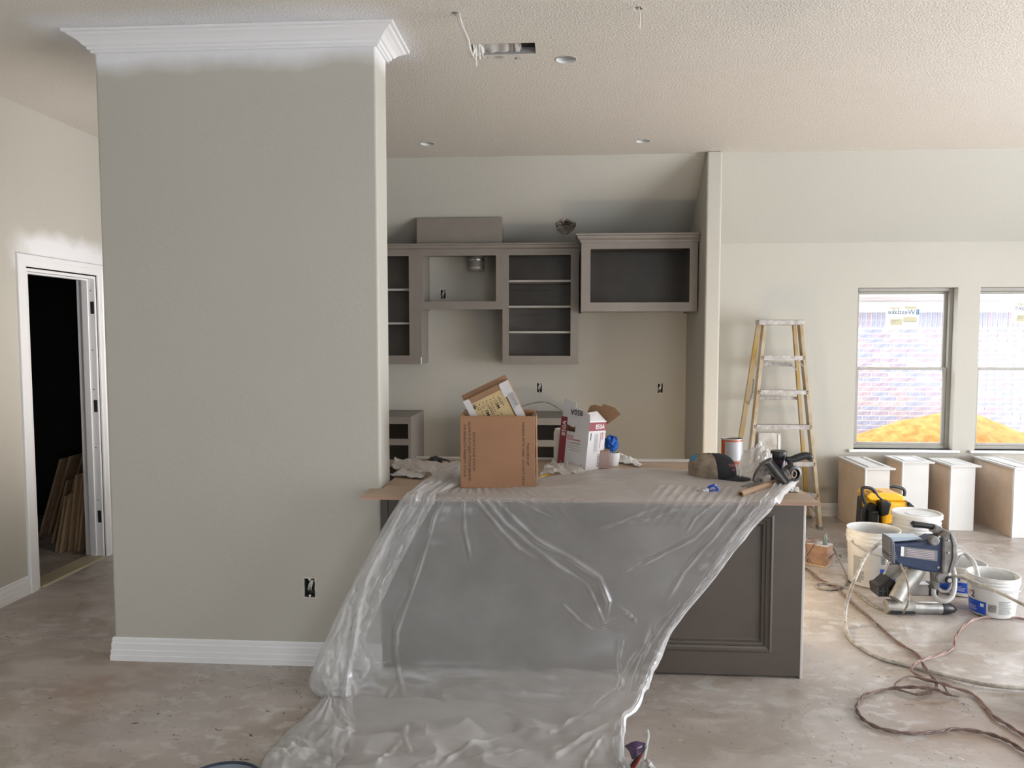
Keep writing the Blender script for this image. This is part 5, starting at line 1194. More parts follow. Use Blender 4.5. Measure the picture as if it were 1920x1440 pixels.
def crumple(cx, cy, cz0, w_, h_, d_, seed, n=26, floorz=None):
    P = np.zeros((n, n * 2, 3))
    for i in range(n):
        for j in range(n * 2):
            ph = PI * i / (n - 1); th_ = 2 * PI * j / (n * 2 - 1); jj = j % (n * 2 - 1)
            thn = 2 * PI * jj / (n * 2 - 1)
            r_ = 1 + .55 * float(fnoise(math.cos(thn) * 2.4 * math.sin(ph) + seed, math.sin(thn) * 2.4 * math.sin(ph) + ph * 2.3, 3)) - .55 * abs(float(vnoise(math.cos(thn) * 4 + seed * 3, math.sin(thn) * 3 + ph * 4)))
            z = cz0 + h_ * math.cos(ph) * r_
            if floorz is not None: z = max(z, floorz)
            P[i, j] = (cx + w_ * math.sin(ph) * math.cos(thn) * r_, cy + d_ * math.sin(ph) * math.sin(thn) * r_, z)
    return P
c = onY(1149, 832, 4.22)
t = thing('blue_cloth', 'crumpled bright blue cloth beside the 850A box', 'cloth', (c[0], 4.22, CZ))
obj('cloth_wad', MB().grid(crumple(c[0] - .01, 4.22, c[2], .04, .045, .04, 4)), M_bluecloth, t, smooth=True, angle=50)
o = obj('white_cup', MB().lathe([(.0, 0.001), (.032, 0.001), (.042, .075), (.040, .075), (.03, .004), (0, .004)], 28, Matrix.Translation((c[0] + .0, 4.22, CZ))), M_white, smooth=True); tag(o, 'white cup holding the blue cloth behind the small carton', 'cup')
def cloth_patch(corners, n=30, m=20, amp=.012, seed=1, zmin=None, hump=0.0):
    """corners: 4 points bl, br, tr, tl"""
    C_ = [np.array(q, float) for q in corners]; P = np.zeros((m, n, 3))
    for i in range(m):
        for j in range(n):
            u, v = j / (n - 1), i / (m - 1)
            q = (C_[0] * (1 - u) + C_[1] * u) * (1 - v) + (C_[3] * (1 - u) + C_[2] * u) * v
            f = float(fnoise(u * 5 + seed, v * 4 + seed * 2, 4)); g_ = abs(float(vnoise(u * 7 + v * 5 + seed, v * 2 - u * 3 + 5)))
            q = q + [amp * .5 * float(fnoise(u * 3 + seed + 20, v * 3)), amp * .5 * f, amp * (abs(f) * 1.6 + g_) + hump * math.sin(PI * u) * math.sin(PI * v)]
            if zmin is not None: q[2] = max(q[2], zmin)
            P[i, j] = q
    return P
zc_ = CZ + .002
o = obj('white_rag', MB().grid(cloth_patch([cz_(1152, 868, zc_), cz_(1204, 878, zc_), cz_(1196, 868, zc_), cz_(1158, 850, CZ + .04)], 30, 18, .016, 3, zc_, .01)), M_rag, smooth=True, angle=60, solid=.003); tag(o, 'crumpled white rag right of the 850A box', 'rag')
o = obj('crumpled_tissue', MB().grid(cloth_patch([cz_(1012, 893, zc_), cz_(1100, 892, zc_), cz_(1085, 868, CZ + .02), cz_(1028, 870, CZ + .02)], 44, 26, .022, 6, zc_, .012)), M_film2, smooth=True, angle=60); tag(o, 'crumpled thin plastic at the foot of the 850A box', 'plastic')
o = obj('crumpled_paper', MB().grid(cloth_patch([cz_(736, 882, CZ + .008), cz_(812, 893, CZ + .012), cz_(860, 872, CZ + .012), cz_(742, 862, CZ + .02)], 44, 26, .022, 8, zc_, .010)), M_film2, smooth=True, angle=60); tag(o, 'crumpled translucent sheet on the counter next to the near wall', 'plastic')
o = obj('flat_paper', MB().grid(cloth_patch([cz_(731, 893, CZ + .004), cz_(792, 899, CZ + .004), cz_(800, 888, CZ + .008), cz_(748, 882, CZ + .016)], 24, 12, .010, 12, zc_, .004)), M_paper, smooth=True, solid=.001); tag(o, 'flat folded paper under the crumpled sheet at the counter left end', 'paper')
c = cz_(820, 868)
t = thing('black_mask_straps', 'black strapped mask lying at the counter left end behind the sheet', 'mask', tuple(c))
obj('mask_body', MB().grid(crumple(c[0] - .01, c[1], CZ + .022, .045, .020, .04, 9, 20, CZ + .002)), M_black, t, smooth=True, angle=60)
for k, pts in enumerate((((824, 862), (834, 858), (842, 857), (855, 858)), ((826, 863), (834, 862), (843, 865)), ((824, 865), (832, 868), (838, 868)))):
    obj('strap', MB().tube(catmull([cz_(a, b, CZ + .008 + .003 * k) for a, b in pts], 14), .005, 6), M_black, t, smooth=True)
o = obj('pencil_stub', MB().tube([cz_(1012, 895), cz_(1030, 889)], .004, 6), M_yellow); tag(o, 'short pencil lying right of the brown carton', 'pencil')
o = obj('dark_chip', MB().box(-.008, .008, -.003, .003, 0, .004).xf(Matrix.Translation(tuple(cz_(1170, 886, CZ + .0005)))), M_black, bevel=.001); tag(o, 'tiny dark chip on the plywood right of the white rag', 'chip')
# paint can
c = cz_(1371.5, 866, CZ); rc = .0585; hc_ = .138
t = thing('paint_can', 'orange metal paint can with grey label, open, near the counter right end', 'can', (c[0], c[1], CZ))
obj('can_body', MB().lathe([(0, .001), (rc - .003, .001), (rc, .004), (rc, hc_ - .006), (rc - .003, hc_ - .006), (rc - .003, .006), (0, .006)], 44), M_orange, t, local=True, smooth=True, angle=40)
obj('rim', MB().lathe([(rc, hc_ - .008), (rc + .003, hc_ - .004), (rc + .002, hc_), (rc - .004, hc_ + .001), (rc - .009, hc_ - .005), (rc - .009, hc_ - .009)], 44), M_metal, t, local=True, smooth=True)
obj('base_rim', MB().lathe([(rc, .0), (rc + .002, .002), (rc + .0005, .006), (rc, .006)], 44), M_orange, t, local=True, smooth=True)
fa = facing(c)
obj('label', quad(MB(), lambda u, v: ((rc + .0006) * math.cos(fa + u / rc), (rc + .0006) * math.sin(fa + u / rc), v), -.040, .082, .014, hc_ - .016, 14), mat('can_label', (.42, .43, .46), .35), t, local=True, smooth=True)
# cap
c = cz_(1345, 905)
t = thing('baseball_cap', 'black and khaki mesh cap resting on the plastic sheet', 'cap', (c[0] + .0, c[1] + .12, CZ + .004), (0, 0, math.radians(-28)))
def dome(a0, a1, n=22, m=12, ra=.118, rb=.090, hh=.122, o_=0):
    P = np.zeros((m, n, 3))
    for i in range(m):
        v = i / (m - 1) * PI / 2
        for j in range(n):
            a = a0 + (a1 - a0) * j / (n - 1); fr = max(0, math.cos(a)); cs, sn = math.cos(v) ** .55, math.sin(v) ** .75
            P[i, j] = ((ra + o_) * math.cos(a) * cs - .02 * sn * (1 - fr), (rb + o_) * math.sin(a) * cs, (hh + o_) * sn * (1 + .04 * fr))
    return P
fa_ = math.radians(62)
obj('front_panel', MB().grid(dome(-fa_, fa_, o_=.001)), M_blackcloth, t, local=True, smooth=True, angle=70, solid=.002)
obj('mesh_crown', MB().grid(dome(fa_, 2 * PI - fa_, 34)), M_camo, t, local=True, smooth=True, angle=70, solid=.002)
P = np.zeros((9, 26, 3))
for i in range(9):
    for j in range(26):
        a = math.radians(-68 + 136 * j / 25); q = i / 8; ex_ = .075 * q * math.cos(a * .9)
        P[i, j] = (.116 * math.cos(a) + ex_, (.090 + .014 * q) * math.sin(a), .010 - .010 * q + .012 * math.cos(a * 1.4) * (1))
obj('brim', MB().grid(P), M_blackcloth, t, local=True, smooth=True, solid=.003)
obj('top_button', MB().lathe([(.009, 0), (.006, .005), (0, .006)], 14, Matrix.Translation((-.02, 0, .1215))), M_blackcloth, t, local=True, smooth=True)
def capf(u, v):
    a = -.28 + u / .105; vv = math.asin(min(1, max(0, v / .122)) ** (1 / .75)); cs = math.cos(vv) ** .55
    return (.1215 * math.cos(a) * cs + .0 - .0, .0935 * math.sin(a) * cs, v * 1.04 + .003)
obj('lettering', put_text(put_text(MB(), 'TEXAS', .058, .014, lambda u, v: capf(u - .03, v + .066), True), 'OIL', .03, .011, lambda u, v: capf(u - .012, v + .047), True), mat('dull_red_thread', (.42, .12, .13), .7), t, local=True)
obj('blue_band', MB().grid(dome(math.radians(150), math.radians(235), 12, 12, o_=.0022)[5:9]), mat('blue_tape', (.05, .24, .42), .6), t, local=True, smooth=True)
# tip guard
YT = cz_(1335, 924)[1]
def q6(zx, zy, Y): return onY(1280 + zx / 7.385, 820 + zy / 7.385, Y)
t = thing('spray_tip_guard', 'blue spray tip guard with white nozzle at the counter edge', 'spray tip', tuple(cz_(1335, 926)))
rg_ = [q6(440, 660, YT - .01), q6(475, 700, YT), q6(480, 760, YT), q6(455, 800, YT - .01), q6(390, 790, YT - .02), q6(355, 740, YT), q6(365, 690, YT)]
obj('guard_ring', MB().tube(catmull(rg_ + [rg_[0]], 34)[:-1], .0065, 8, closed=True), M_blueprint, t, smooth=True)
obj('guard_bar', MB().tube([q6(375, 745, YT), q6(475, 735, YT)], .006, 8), M_blueprint, t, smooth=True)
obj('nozzle', MB().tube([q6(360, 742, YT), q6(325, 745, YT), q6(320, 745, YT), q6(280, 750, YT)], .01, 12, rs=[.013, .013, .009, .010]), M_white, t, smooth=True)
# scraper under the film
t = thing('scraper', 'scraper with an orange handle lying under the plastic sheet', 'scraper', tuple(cz_(1285, 918, CZ)))
a, b, c_ = cz_(1262, 908, CZ + .012), cz_(1284, 912, CZ + .012), cz_(1310, 924, CZ + .006)
obj('handle', MB().tube([a, (a + b) / 2, b], .01, 10, rs=[.009, .012, .008]), mat('orange_handle', (.75, .30, .03), .4), t, smooth=True)
obj('blade', MB().tube([b, c_], .006, 4, rs=[.006, .012]), M_castgrey, t)
# metal strip
o = obj('metal_strip', MB().add([cz_(1354, 923, CZ + .004), cz_(1364, 926, CZ + .004), cz_(1432, 906, CZ + .02), cz_(1424, 901, CZ + .02)], [(0, 1, 2, 3)]), M_castgrey, solid=.004); tag(o, 'dusty metal strip leading under the cap brim', 'strip')
# kraft tube
ta, tb_ = cz_(1388, 927, CZ + .02), cz_(1455, 905, CZ + .026); tb_ = ta + (tb_ - ta) * 1.15
t = thing('kraft_tube', 'brown kraft cardboard tube lying at the counter edge', 'tube', tuple(ta))
dirn = (tb_ - ta) / np.linalg.norm(tb_ - ta)
obj('tube_wall', MB().tube([ta, ta + dirn * .001, tb_], .0165, 24, caps=False).tube([ta, tb_], .0095, 24, caps=False), M_tube, t, smooth=True, angle=30)
Mt = Matrix.Translation(tuple(ta)) @ Vector(dirn).to_track_quat('Z', 'Y').to_matrix().to_4x4()
obj('tube_end', MB().lathe([(.0095, 0), (.0165, 0)], 24, Mt), M_tube, t)
obj('tube_bore', MB().lathe([(0, .03), (.0095, .03)], 24, Mt), M_dark, t)
# hand masker
YM = 3.60
def mp(pts, Y): return [(q6(a, b, Y)[0], q6(a, b, Y)[2]) for a, b in pts]
t = thing('film_dispenser', 'grey hand dispenser for masking film with arched frame and long blade', 'dispenser', (q6(1300, 600, YM)[0], YM, CZ + .004))
obj('arched_frame', MB().prism(mp([(968, 610), (985, 520), (1020, 450), (1080, 375), (1150, 335), (1225, 318), (1480, 620), (1420, 650), (1340, 640), (1270, 560), (1190, 505), (1130, 515), (1100, 545), (1110, 615), (1085, 615), (1070, 560), (1045, 615)], YM), YM - .02, YM + .012, 'XZ'), M_maskerblk, t, bevel=.002)
for k in range(3):
    a, b = q6(1165 + k * 32, 345 - k * 14, YM - .035 + .004 * k), q6(1400 + k * 32, 640 - k * 14, YM - .035 + .004 * k)
    obj('blade_guard', MB().tube([a, b], .0085, 4), M_black if k != 1 else M_castgrey, t)
obj('blade_mount', MB().prism(mp([(1065, 378), (1180, 310), (1240, 285), (1215, 340), (1110, 370)], YM - .03), YM - .045, YM - .005, 'XZ'), M_maskerblk, t, bevel=.002)
cr_ = q6(1500, 490, YM + .05)
Mr = Matrix.Translation(tuple(cr_)) @ Matrix.Rotation(math.radians(22), 4, 'Z') @ Matrix.Rotation(PI / 2, 4, 'X')
obj('hub', MB().lathe([(.0, -.02), (.036, -.02), (.038, .03), (.024, .034), (.02, .012), (0, .012)], 30, Mr), M_black, t, smooth=True, angle=40)
obj('core_ring', MB().tube([tuple(Mr @ Vector((.014 * math.cos(a) - .012, .017 * math.sin(a), .036))) for a in [k * PI / 12 for k in range(24)]], .0028, 8, closed=True), M_tube, t, smooth=True)
obj('hub_arm', MB().prism(mp([(1380, 470), (1440, 430), (1500, 560), (1440, 600)], YM), YM - .015, YM + .02, 'XZ'), M_maskerblk, t, bevel=.002)
obj('black_grip', MB().tube(catmull([q6(1430, 300, YM + .12), q6(1500, 310, YM + .12), q6(1600, 280, YM + .12), q6(1690, 255, YM + .12), q6(1765, 265, YM + .12), q6(1745, 320, YM + .12)], 24), .015, 12, rs=[.013 + .006 * math.sin(PI * k / 23) for k in range(24)]), M_black, t, smooth=True)
obj('grip_stem', MB().tube([q6(1480, 320, YM + .12), q6(1500, 420, YM + .09)], .014, 10), M_black, t, smooth=True)
cb = onY(1460, 862, YM + .17)
t = thing('dark_jar', 'small black capped jar behind the film dispenser', 'jar', (cb[0], YM + .17, CZ + .002))
zj = cb[2] - CZ - .002
obj('jar_body', MB().lathe([(0, 0), (.034, 0), (.036, .006), (.036, zj + .002), (0, zj + .002)], 30), mat('jar_purple_black', (.022, .010, .022), .3), t, local=True, smooth=True, angle=40)
obj('jar_lid', MB().lathe([(.037, zj + .002), (.0385, zj + .004), (.0385, zj + .042), (.036, zj + .046), (.026, zj + .044), (0, zj + .043)], 36), M_black, t, local=True, smooth=True, angle=40)
o = obj('bunched_film', MB().grid(cloth_patch([q6(720, 560, YM + .10), q6(1180, 600, YM + .04), q6(1240, 300, YM + .12), q6(1010, 150, YM + .16)], 46, 40, .05, 15, CZ + .004, .03)), M_film2, smooth=True, angle=60); tag(o, 'bunched white masking film rising behind the film dispenser', 'plastic')
o = obj('white_scrap', MB().grid(cloth_patch([cz_(1470, 921, CZ + .003), cz_(1498, 924, CZ + .003), cz_(1498, 915, CZ + .003), cz_(1480, 912, CZ + .003)], 16, 10, .006, 17, CZ + .001)), M_rag, smooth=True, solid=.001); tag(o, 'small white scrap on bare plywood at the counter right end', 'scrap')

# ================================================================ THE DRAPED POLYTHENE SHEET
def Zc(*pts): return [onZ(a, b, z) for a, b, z in pts]
def Yc(pts): return [onY(a, b, Y) for a, b, Y in pts]
k = CZ + .006
rows = [
 Zc((872, 862, k + .03), (930, 878, k), (1010, 893, k), (1100, 884, k), (1200, 880, k), (1300, 884, k), (1400, 888, k + .01), (1470, 880, k + .03), (1502, 880, k + .055)),
 Zc((832, 882, k + .02), (900, 893, k), (985, 903, k), (1080, 896, k + .012), (1190, 892, k + .02), (1300, 896, k + .008), (1400, 902, k + .004), (1462, 898, k + .015), (1502, 892, k + .035)),
 Zc((790, 906, k + .012), (868, 914, k), (955, 918, k), (1060, 912, k + .010), (1180, 908, k + .02), (1290, 912, k + .008), (1390, 916, k + .004), (1448, 914, k + .01), (1494, 905, k + .02)),
 Yc([(757, 930, CYF + .0), (845, 934, CYF), (935, 935, CYF), (1045, 935, CYF), (1160, 936, CYF), (1275, 936, CYF), (1375, 937, CYF), (1430, 936, CYF), (1466, 936, CYF)]),
 Yc([(742, 950, CYF - .02), (838, 953, CYF - .02), (932, 955, CYF - .02), (1040, 955, CYF - .02), (1152, 955, CYF - .02), (1262, 955, CYF - .02), (1355, 955, CYF - .02), (1410, 955, CYF - .02), (1448, 955, CYF - .02)]),
 Yc([(700, 1020, CYF - .04), (800, 1020, CYF - .03), (910, 1020, CYF - .02), (1025, 1020, CYF - .02), (1130, 1020, CYF - .02), (1225, 1020, CYF - .02), (1305, 1020, CYF - .02), (1355, 1018, CYF - .025), (1392, 1018, CYF - .03)]),
 Yc([(655, 1105, CYF - .08), (760, 1105, CYF - .05), (885, 1105, CYF - .03), (1010, 1105, CYF - .02), (1105, 1105, CYF - .02), (1190, 1105, CYF - .03), (1255, 1100, CYF - .03), (1300, 1095, CYF - .035), (1335, 1092, CYF - .045)]),
 Yc([(612, 1195, CYF - .11), (720, 1195, CYF - .08), (860, 1195, CYF - .05), (985, 1195, CYF - .04), (1080, 1195, CYF - .04), (1150, 1190, CYF - .05), (1205, 1185, CYF - .06), (1240, 1180, CYF - .065), (1266, 1176, CYF - .075)]),
 Yc([(579, 1282, CYF - .15), (680, 1285, CYF - .12), (830, 1280, CYF - .10), (960, 1275, CYF - .10), (1050, 1270, CYF - .10), (1120, 1262, CYF - .11), (1175, 1250, CYF - .12), (1212, 1244, CYF - .13), (1236, 1238, CYF - .14)]),
 Yc([(600, 1330, CYF - .19), (655, 1350, CYF - .24), (800, 1338, CYF - .22), (930, 1330, CYF - .20), (1020, 1325, CYF - .20), (1095, 1318, CYF - .21), (1155, 1305, CYF - .22), (1190, 1300, CYF - .23), (1210, 1295, CYF - .24)]),
 Zc((538, 1372, .012), (650, 1368, .02), (780, 1368, .02), (900, 1365, .02), (1000, 1362, .02), (1070, 1358, .02), (1125, 1352, .03), (1158, 1350, .04), (1172, 1356, .05)),
 Zc((500, 1412, .015), (620, 1408, .03), (750, 1405, .03), (880, 1402, .02), (985, 1402, .03), (1060, 1400, .03), (1115, 1395, .03), (1150, 1394, .03), (1170, 1396, .03)),
 Zc((482, 1448, .015), (600, 1450, .03), (740, 1452, .04), (870, 1452, .03), (980, 1452, .03), (1060, 1450, .03), (1120, 1446, .04), (1155, 1444, .03), (1178, 1440, .02)),
 Zc((470, 1500, .012), (590, 1510, .02), (730, 1515, .03), (860, 1518, .02), (980, 1518, .03), (1070, 1515, .02), (1130, 1510, .02), (1170, 1505, .02), (1200, 1500, .012)),
]
NU, NV = 440, 480
G0 = np.array([catmull(r_, NU) for r_ in rows])            # rows x NU x 3
vs = np.array([0, .6, 1.1, 1.6, 1.85, 2.6, 3.6, 4.7, 5.9, 6.6, 7.2, 7.8, 8.4, 9.2])
G = np.zeros((NV, NU, 3)); tv = np.linspace(0, vs[-1], NV); idx = np.interp(tv, vs, np.arange(len(vs)))
for a in range(NV):
    i = min(int(idx[a]), len(rows) - 2); f = idx[a] - i
    p0_ = G0[i - 1] if i > 0 else 2 * G0[0] - G0[1]; p3_ = G0[i + 2] if i + 2 < len(rows) else 2 * G0[-1] - G0[-2]; q1, q2 = G0[i], G0[i + 1]
    G[a] = .5 * (2 * q1 + (q2 - p0_) * f + (2 * p0_ - 5 * q1 + 4 * q2 - p3_) * f * f + (3 * q1 - p0_ - 3 * q2 + p3_) * f ** 3)
rel_ = G - ORG; zz_ = rel_ @ FW; PX = CX + F * (rel_ @ RT) / zz_; PY = CY - F * (rel_ @ UP) / zz_
du = np.gradient(G, axis=1); dv = np.gradient(G, axis=0); Nn = np.cross(du, dv); Nn /= (np.linalg.norm(Nn, axis=2, keepdims=True) + 1e-9)
sgn = np.sign((Nn * (-rel_)).sum(2, keepdims=True)); Nn = Nn * sgn
def segdist(pts):
    D = np.full(PX.shape, 1e9); T_ = np.zeros(PX.shape); L_ = 0; tot = sum(math.dist(pts[i], pts[i + 1]) for i in range(len(pts) - 1))
    for i in range(len(pts) - 1):
        ax, ay = pts[i]; bx_, by_ = pts[i + 1]; l2 = (bx_ - ax) ** 2 + (by_ - ay) ** 2; l = math.sqrt(l2)
        tt = np.clip(((PX - ax) * (bx_ - ax) + (PY - ay) * (by_ - ay)) / l2, 0, 1)
        d_ = np.hypot(PX - ax - tt * (bx_ - ax), PY - ay - tt * (by_ - ay)); m_ = d_ < D
        D = np.where(m_, d_, D); T_ = np.where(m_, (L_ + tt * l) / tot, T_); L_ += l
    return D, T_
def a1_(pts): return [(460 + a / 2.441, 850 + b / 2.441) for a, b in pts]
def a2_(pts): return [(1160 + a / 2.667, 900 + b / 2.667) for a, b in pts]
ridges = [(a1_(p_), w_, h_) for p_, w_, h_ in (
 ([(890, 200), (840, 380), (790, 540), (745, 670), (690, 820), (683, 900), (700, 1000), (720, 1100), (740, 1150)], 4.5, .020),
 ([(745, 670), (715, 720), (690, 800), (695, 900)], 3.5, .012),
 ([(700, 1040), (640, 1130), (560, 1230), (520, 1300)], 4, .014),
 ([(720, 230), (640, 400), (560, 560), (520, 700), (500, 850), (470, 1000), (455, 1200), (480, 1340)], 9, .035),
 ([(740, 210), (680, 330), (630, 440), (600, 540)], 4, .016),
 ([(700, 220), (600, 400), (520, 560), (430, 720), (370, 850)], 5, .018),
 ([(830, 200), (790, 300), (760, 380)], 3, .010), ([(860, 200), (850, 330)], 2.5, .008), ([(920, 190), (860, 300), (845, 380)], 3, .010),
 ([(995, 165), (1000, 350), (1030, 490)], 3.5, .014),
 ([(1020, 165), (1100, 270), (1180, 370), (1250, 440), (1320, 485)], 4, .016),
 ([(1060, 165), (1190, 330), (1300, 420), (1430, 520), (1560, 600)], 5, .016),
 ([(1200, 280), (1330, 400), (1500, 490), (1620, 570), (1665, 680), (1650, 770)], 6, .022),
 ([(1560, 600), (1600, 680), (1640, 775), (1690, 760)], 4, .014),
 ([(1120, 190), (1230, 300)], 3, .010), ([(1180, 180), (1300, 250), (1400, 300)], 3, .009), ([(1240, 180), (1380, 250)], 3, .007),
 ([(1450, 690), (1530, 770), (1590, 812), (1680, 790)], 3.5, .012),
 ([(1700, 700), (1760, 740), (1790, 780)], 3.5, .010),
 ([(1904, 235), (1760, 290), (1620, 350)], 5, .010), ([(1904, 470), (1800, 500), (1730, 545)], 3.5, .012),
 ([(570, 900), (590, 970), (660, 945)], 3, .010), ([(560, 990), (500, 985)], 3, .008), ([(770, 1060), (760, 1130)], 3, .009),
 ([(670, 1200), (750, 1150), (810, 1105), (860, 1140), (910, 1240)], 3.5, .012), ([(790, 1160), (830, 1260), (820, 1310)], 3, .009),
 ([(745, 1215), (725, 1300), (760, 1370)], 5, .022), ([(720, 1310), (640, 1370), (590, 1440)], 5, .022),
 ([(1290, 1250), (1200, 1265), (1100, 1300), (960, 1370), (880, 1440)], 5, .022), ([(760, 1390), (900, 1370), (1050, 1345)], 3, .008),
 ([(1270, 1250), (1390, 1270), (1450, 1240), (1520, 1190)], 4, .014), ([(1540, 1060), (1600, 1080)], 3, .01),
 ([(480, 1000), (520, 1180), (540, 1290)], 4, .012), ([(440, 950), (450, 1150)], 4, .012), ([(340, 1000), (380, 1080), (440, 1075), (480, 1090)], 4, .012),
 ([(1820, 880), (1760, 960), (1700, 1080), (1560, 1170), (1440, 1240)], 7, .020), ([(1680, 990), (1720, 1010)], 3, .012),
 ([(1740, 1180), (1640, 1240), (1520, 1310), (1380, 1400)], 6, .022), ([(1700, 1230), (1680, 1330), (1720, 1440)], 5, .02), ([(1640, 1290), (1560, 1380), (1540, 1440)], 4, .014),
 ([(210, 1320), (290, 1340), (400, 1300), (470, 1270)], 6, .026), ([(90, 1360), (200, 1400), (330, 1350), (480, 1370), (610, 1360)], 7, .03), ([(60, 1430), (180, 1390), (230, 1330)], 5, .02),
 ([(900, 1400), (760, 1440)], 4, .014), ([(1090, 1300), (1110, 1270), (1080, 1240)], 3, .01), ([(1000, 1400), (1200, 1380), (1300, 1330)], 4, .012),
)] + [(a2_(p_), w_, h_) for p_, w_, h_ in (
 ([(800, 55), (690, 180), (560, 330), (420, 500), (330, 620)], 6, .020), ([(620, 100), (480, 280), (330, 450), (240, 600)], 7, .020),
 ([(700, 110), (560, 290), (460, 400)], 4, .014), ([(560, 100), (470, 200), (380, 290), (200, 380), (60, 450)], 5, .014),
 ([(480, 110), (380, 190), (340, 260)], 4, .010), ([(280, 150), (140, 200), (20, 215)], 4, .010), ([(540, 350), (460, 480), (350, 620), (270, 730)], 4, .012),
 ([(660, 60), (600, 110), (580, 180)], 3, .010), ([(730, 40), (650, 90), (640, 130)], 3, .010),
 ([(300, 620), (220, 720), (150, 830), (100, 930), (60, 1050)], 6, .020), ([(150, 840), (200, 870), (170, 960), (160, 1050), (100, 1040)], 4, .016), ([(180, 740), (140, 860), (90, 900)], 4, .014),
 ([(10, 640), (60, 680), (90, 700)], 3.5, .010), ([(20, 790), (0, 900), (20, 1050)], 5, .012),
)]
disp = np.zeros(PX.shape)
for pts, w_, h_ in ridges:
    w_ *= .62; h_ *= .68
    D, T_ = segdist(pts); end = np.clip(np.minimum(T_, 1 - T_) * 6 + .12, 0, 1)
    jit = 1 + .35 * np.sin(T_ * 23 + h_ * 900)
    disp += h_ * end * jit * np.exp(-(D / w_) ** 2) * 1.0 - h_ * .35 * end * np.exp(-(D / (w_ * 2.6)) ** 2)
# broad billows and fine crinkles; crinkles grow near the floor and along the right-hand edge
lowf = np.clip((PY - 1230) / 120, 0, 1); edge = np.clip((np.linspace(0, 1, NU)[None, :] - .80) / .2, 0, 1)
S1 = G[:, :, 0] * 3; S2 = (G[:, :, 2] * 2 + G[:, :, 1])
disp += .016 * fnoise(S1 + 3, S2 * 1.2 + 5, 2)
cr1 = .12 - np.abs(fnoise(G[:, :, 0] * 4 + S2 * 2 + 2, S2 * 5 + 1, 2))
cr2 = .12 - np.abs(fnoise(G[:, :, 0] * 11 - S2 * 6, S2 * 12 + 7, 2))
disp += cr1 * (.004 + .075 * lowf + .03 * edge) + cr2 * (.0 + .010 * lowf + .012 * edge)
ontop = np.clip((945 - PY) / 30, 0, 1) * (G[:, :, 2] > CZ - .01)
disp = disp * (1 - .25 * ontop) + ontop * (.010 * np.abs(fnoise(G[:, :, 0] * 5, G[:, :, 1] * 11, 3)))
# radial gathers from under the carton
for k_ in range(16):
    x0_ = 772 + k_ * 20; pts = [(905 + (x0_ - 905) * .55, 905), (x0_, 936), (x0_ + (x0_ - 905) * .35, 985)]
    D, T_ = segdist(pts); disp += .004 * np.exp(-(D / 2.6) ** 2) * np.clip(1.1 - T_, 0, 1)
for k_ in range(14):
    x0_ = 1210 + k_ * 18; D, T_ = segdist([(x0_ + 26, 915), (x0_ + 6, 937), (x0_ - 28, 985)]); disp += .003 * np.exp(-(D / 2.8) ** 2) * np.clip(1.1 - T_, 0, 1)
for _ in range(2):
    q_ = np.pad(disp, 1, mode='edge'); disp = (q_[1:-1, 1:-1] * 2 + q_[:-2, 1:-1] + q_[2:, 1:-1] + q_[1:-1, :-2] + q_[1:-1, 2:]) / 6
disp = np.clip(disp, -.02, .045)
G = G + Nn * disp[:, :, None]
# keep the sheet above the counter, in front of its edge and above the floor
top = (G[:, :, 1] > CYF - .004) & (G[:, :, 2] > CZ - .03)
G[:, :, 2] = np.where(top, np.maximum(G[:, :, 2], CZ + .002), G[:, :, 2])
G[:, :, 1] = np.where(~top & (G[:, :, 2] > .05), np.minimum(G[:, :, 1], np.where(G[:, :, 2] > CZ - .045, CYF - .005, YW - .012)), G[:, :, 1])
G[:, :, 2] = np.maximum(G[:, :, 2], .004)
# both side edges are folded back over the front, so the film lies double there
def foldback(cols, dist, seed):
    n_ = len(cols); k2 = np.arange(n_) / n_
    wv = .55 + .42 * np.clip(.5 + 1.6 * fnoise(np.linspace(0, 5, NV) + seed * 3, np.full(NV, 2.7), 2), 0, 1)
    ii = np.linspace(0, n_ - 1, n_)[None, :] * wv[:, None]; i0 = ii.astype(int); fr_ = (ii - i0)[:, :, None]; i1 = np.minimum(i0 + 1, n_ - 1)
    cc = np.asarray(cols); rw_ = np.arange(NV)[:, None]
    C_ = G[rw_, cc[i0]] * (1 - fr_) + G[rw_, cc[i1]] * fr_
    vv = np.linspace(0, 9, NV)[:, None]; nz = fnoise(vv * 1.3 + seed, k2[None, :] * 4 + seed, 3); cz2 = np.abs(fnoise(vv * 3 + seed, k2[None, :] * 6 - vv, 2))
    amt = (dist * np.sin(PI * np.minimum(1, k2 * 1.6 + .02))[None, :] * .6 + dist * .5 + .014 * nz + .02 * cz2) * np.minimum(1, k2 * 12)[None, :]
    return C_ + Nn[rw_, cc[i0]] * np.maximum(amt, .001)[:, :, None]
wl2 = 62 + 0 * 1; Lc = foldback(np.arange(1, 70), .018, 3)[:, ::-1]; Rc = foldback(np.arange(NU - 2, NU - 66, -1), .014, 8)
G = np.concatenate([Lc, G, Rc], axis=1)
top = (G[:, :, 1] > CYF - .004) & (G[:, :, 2] > CZ - .03)
G[:, :, 2] = np.where(top, np.maximum(G[:, :, 2], CZ + .002), np.maximum(G[:, :, 2], .004))
o = obj('plastic_sheet', MB().grid(G), M_film, smooth=True, angle=180)
tag(o, 'large translucent plastic drop sheet draped over the island and onto the floor', 'plastic sheet')

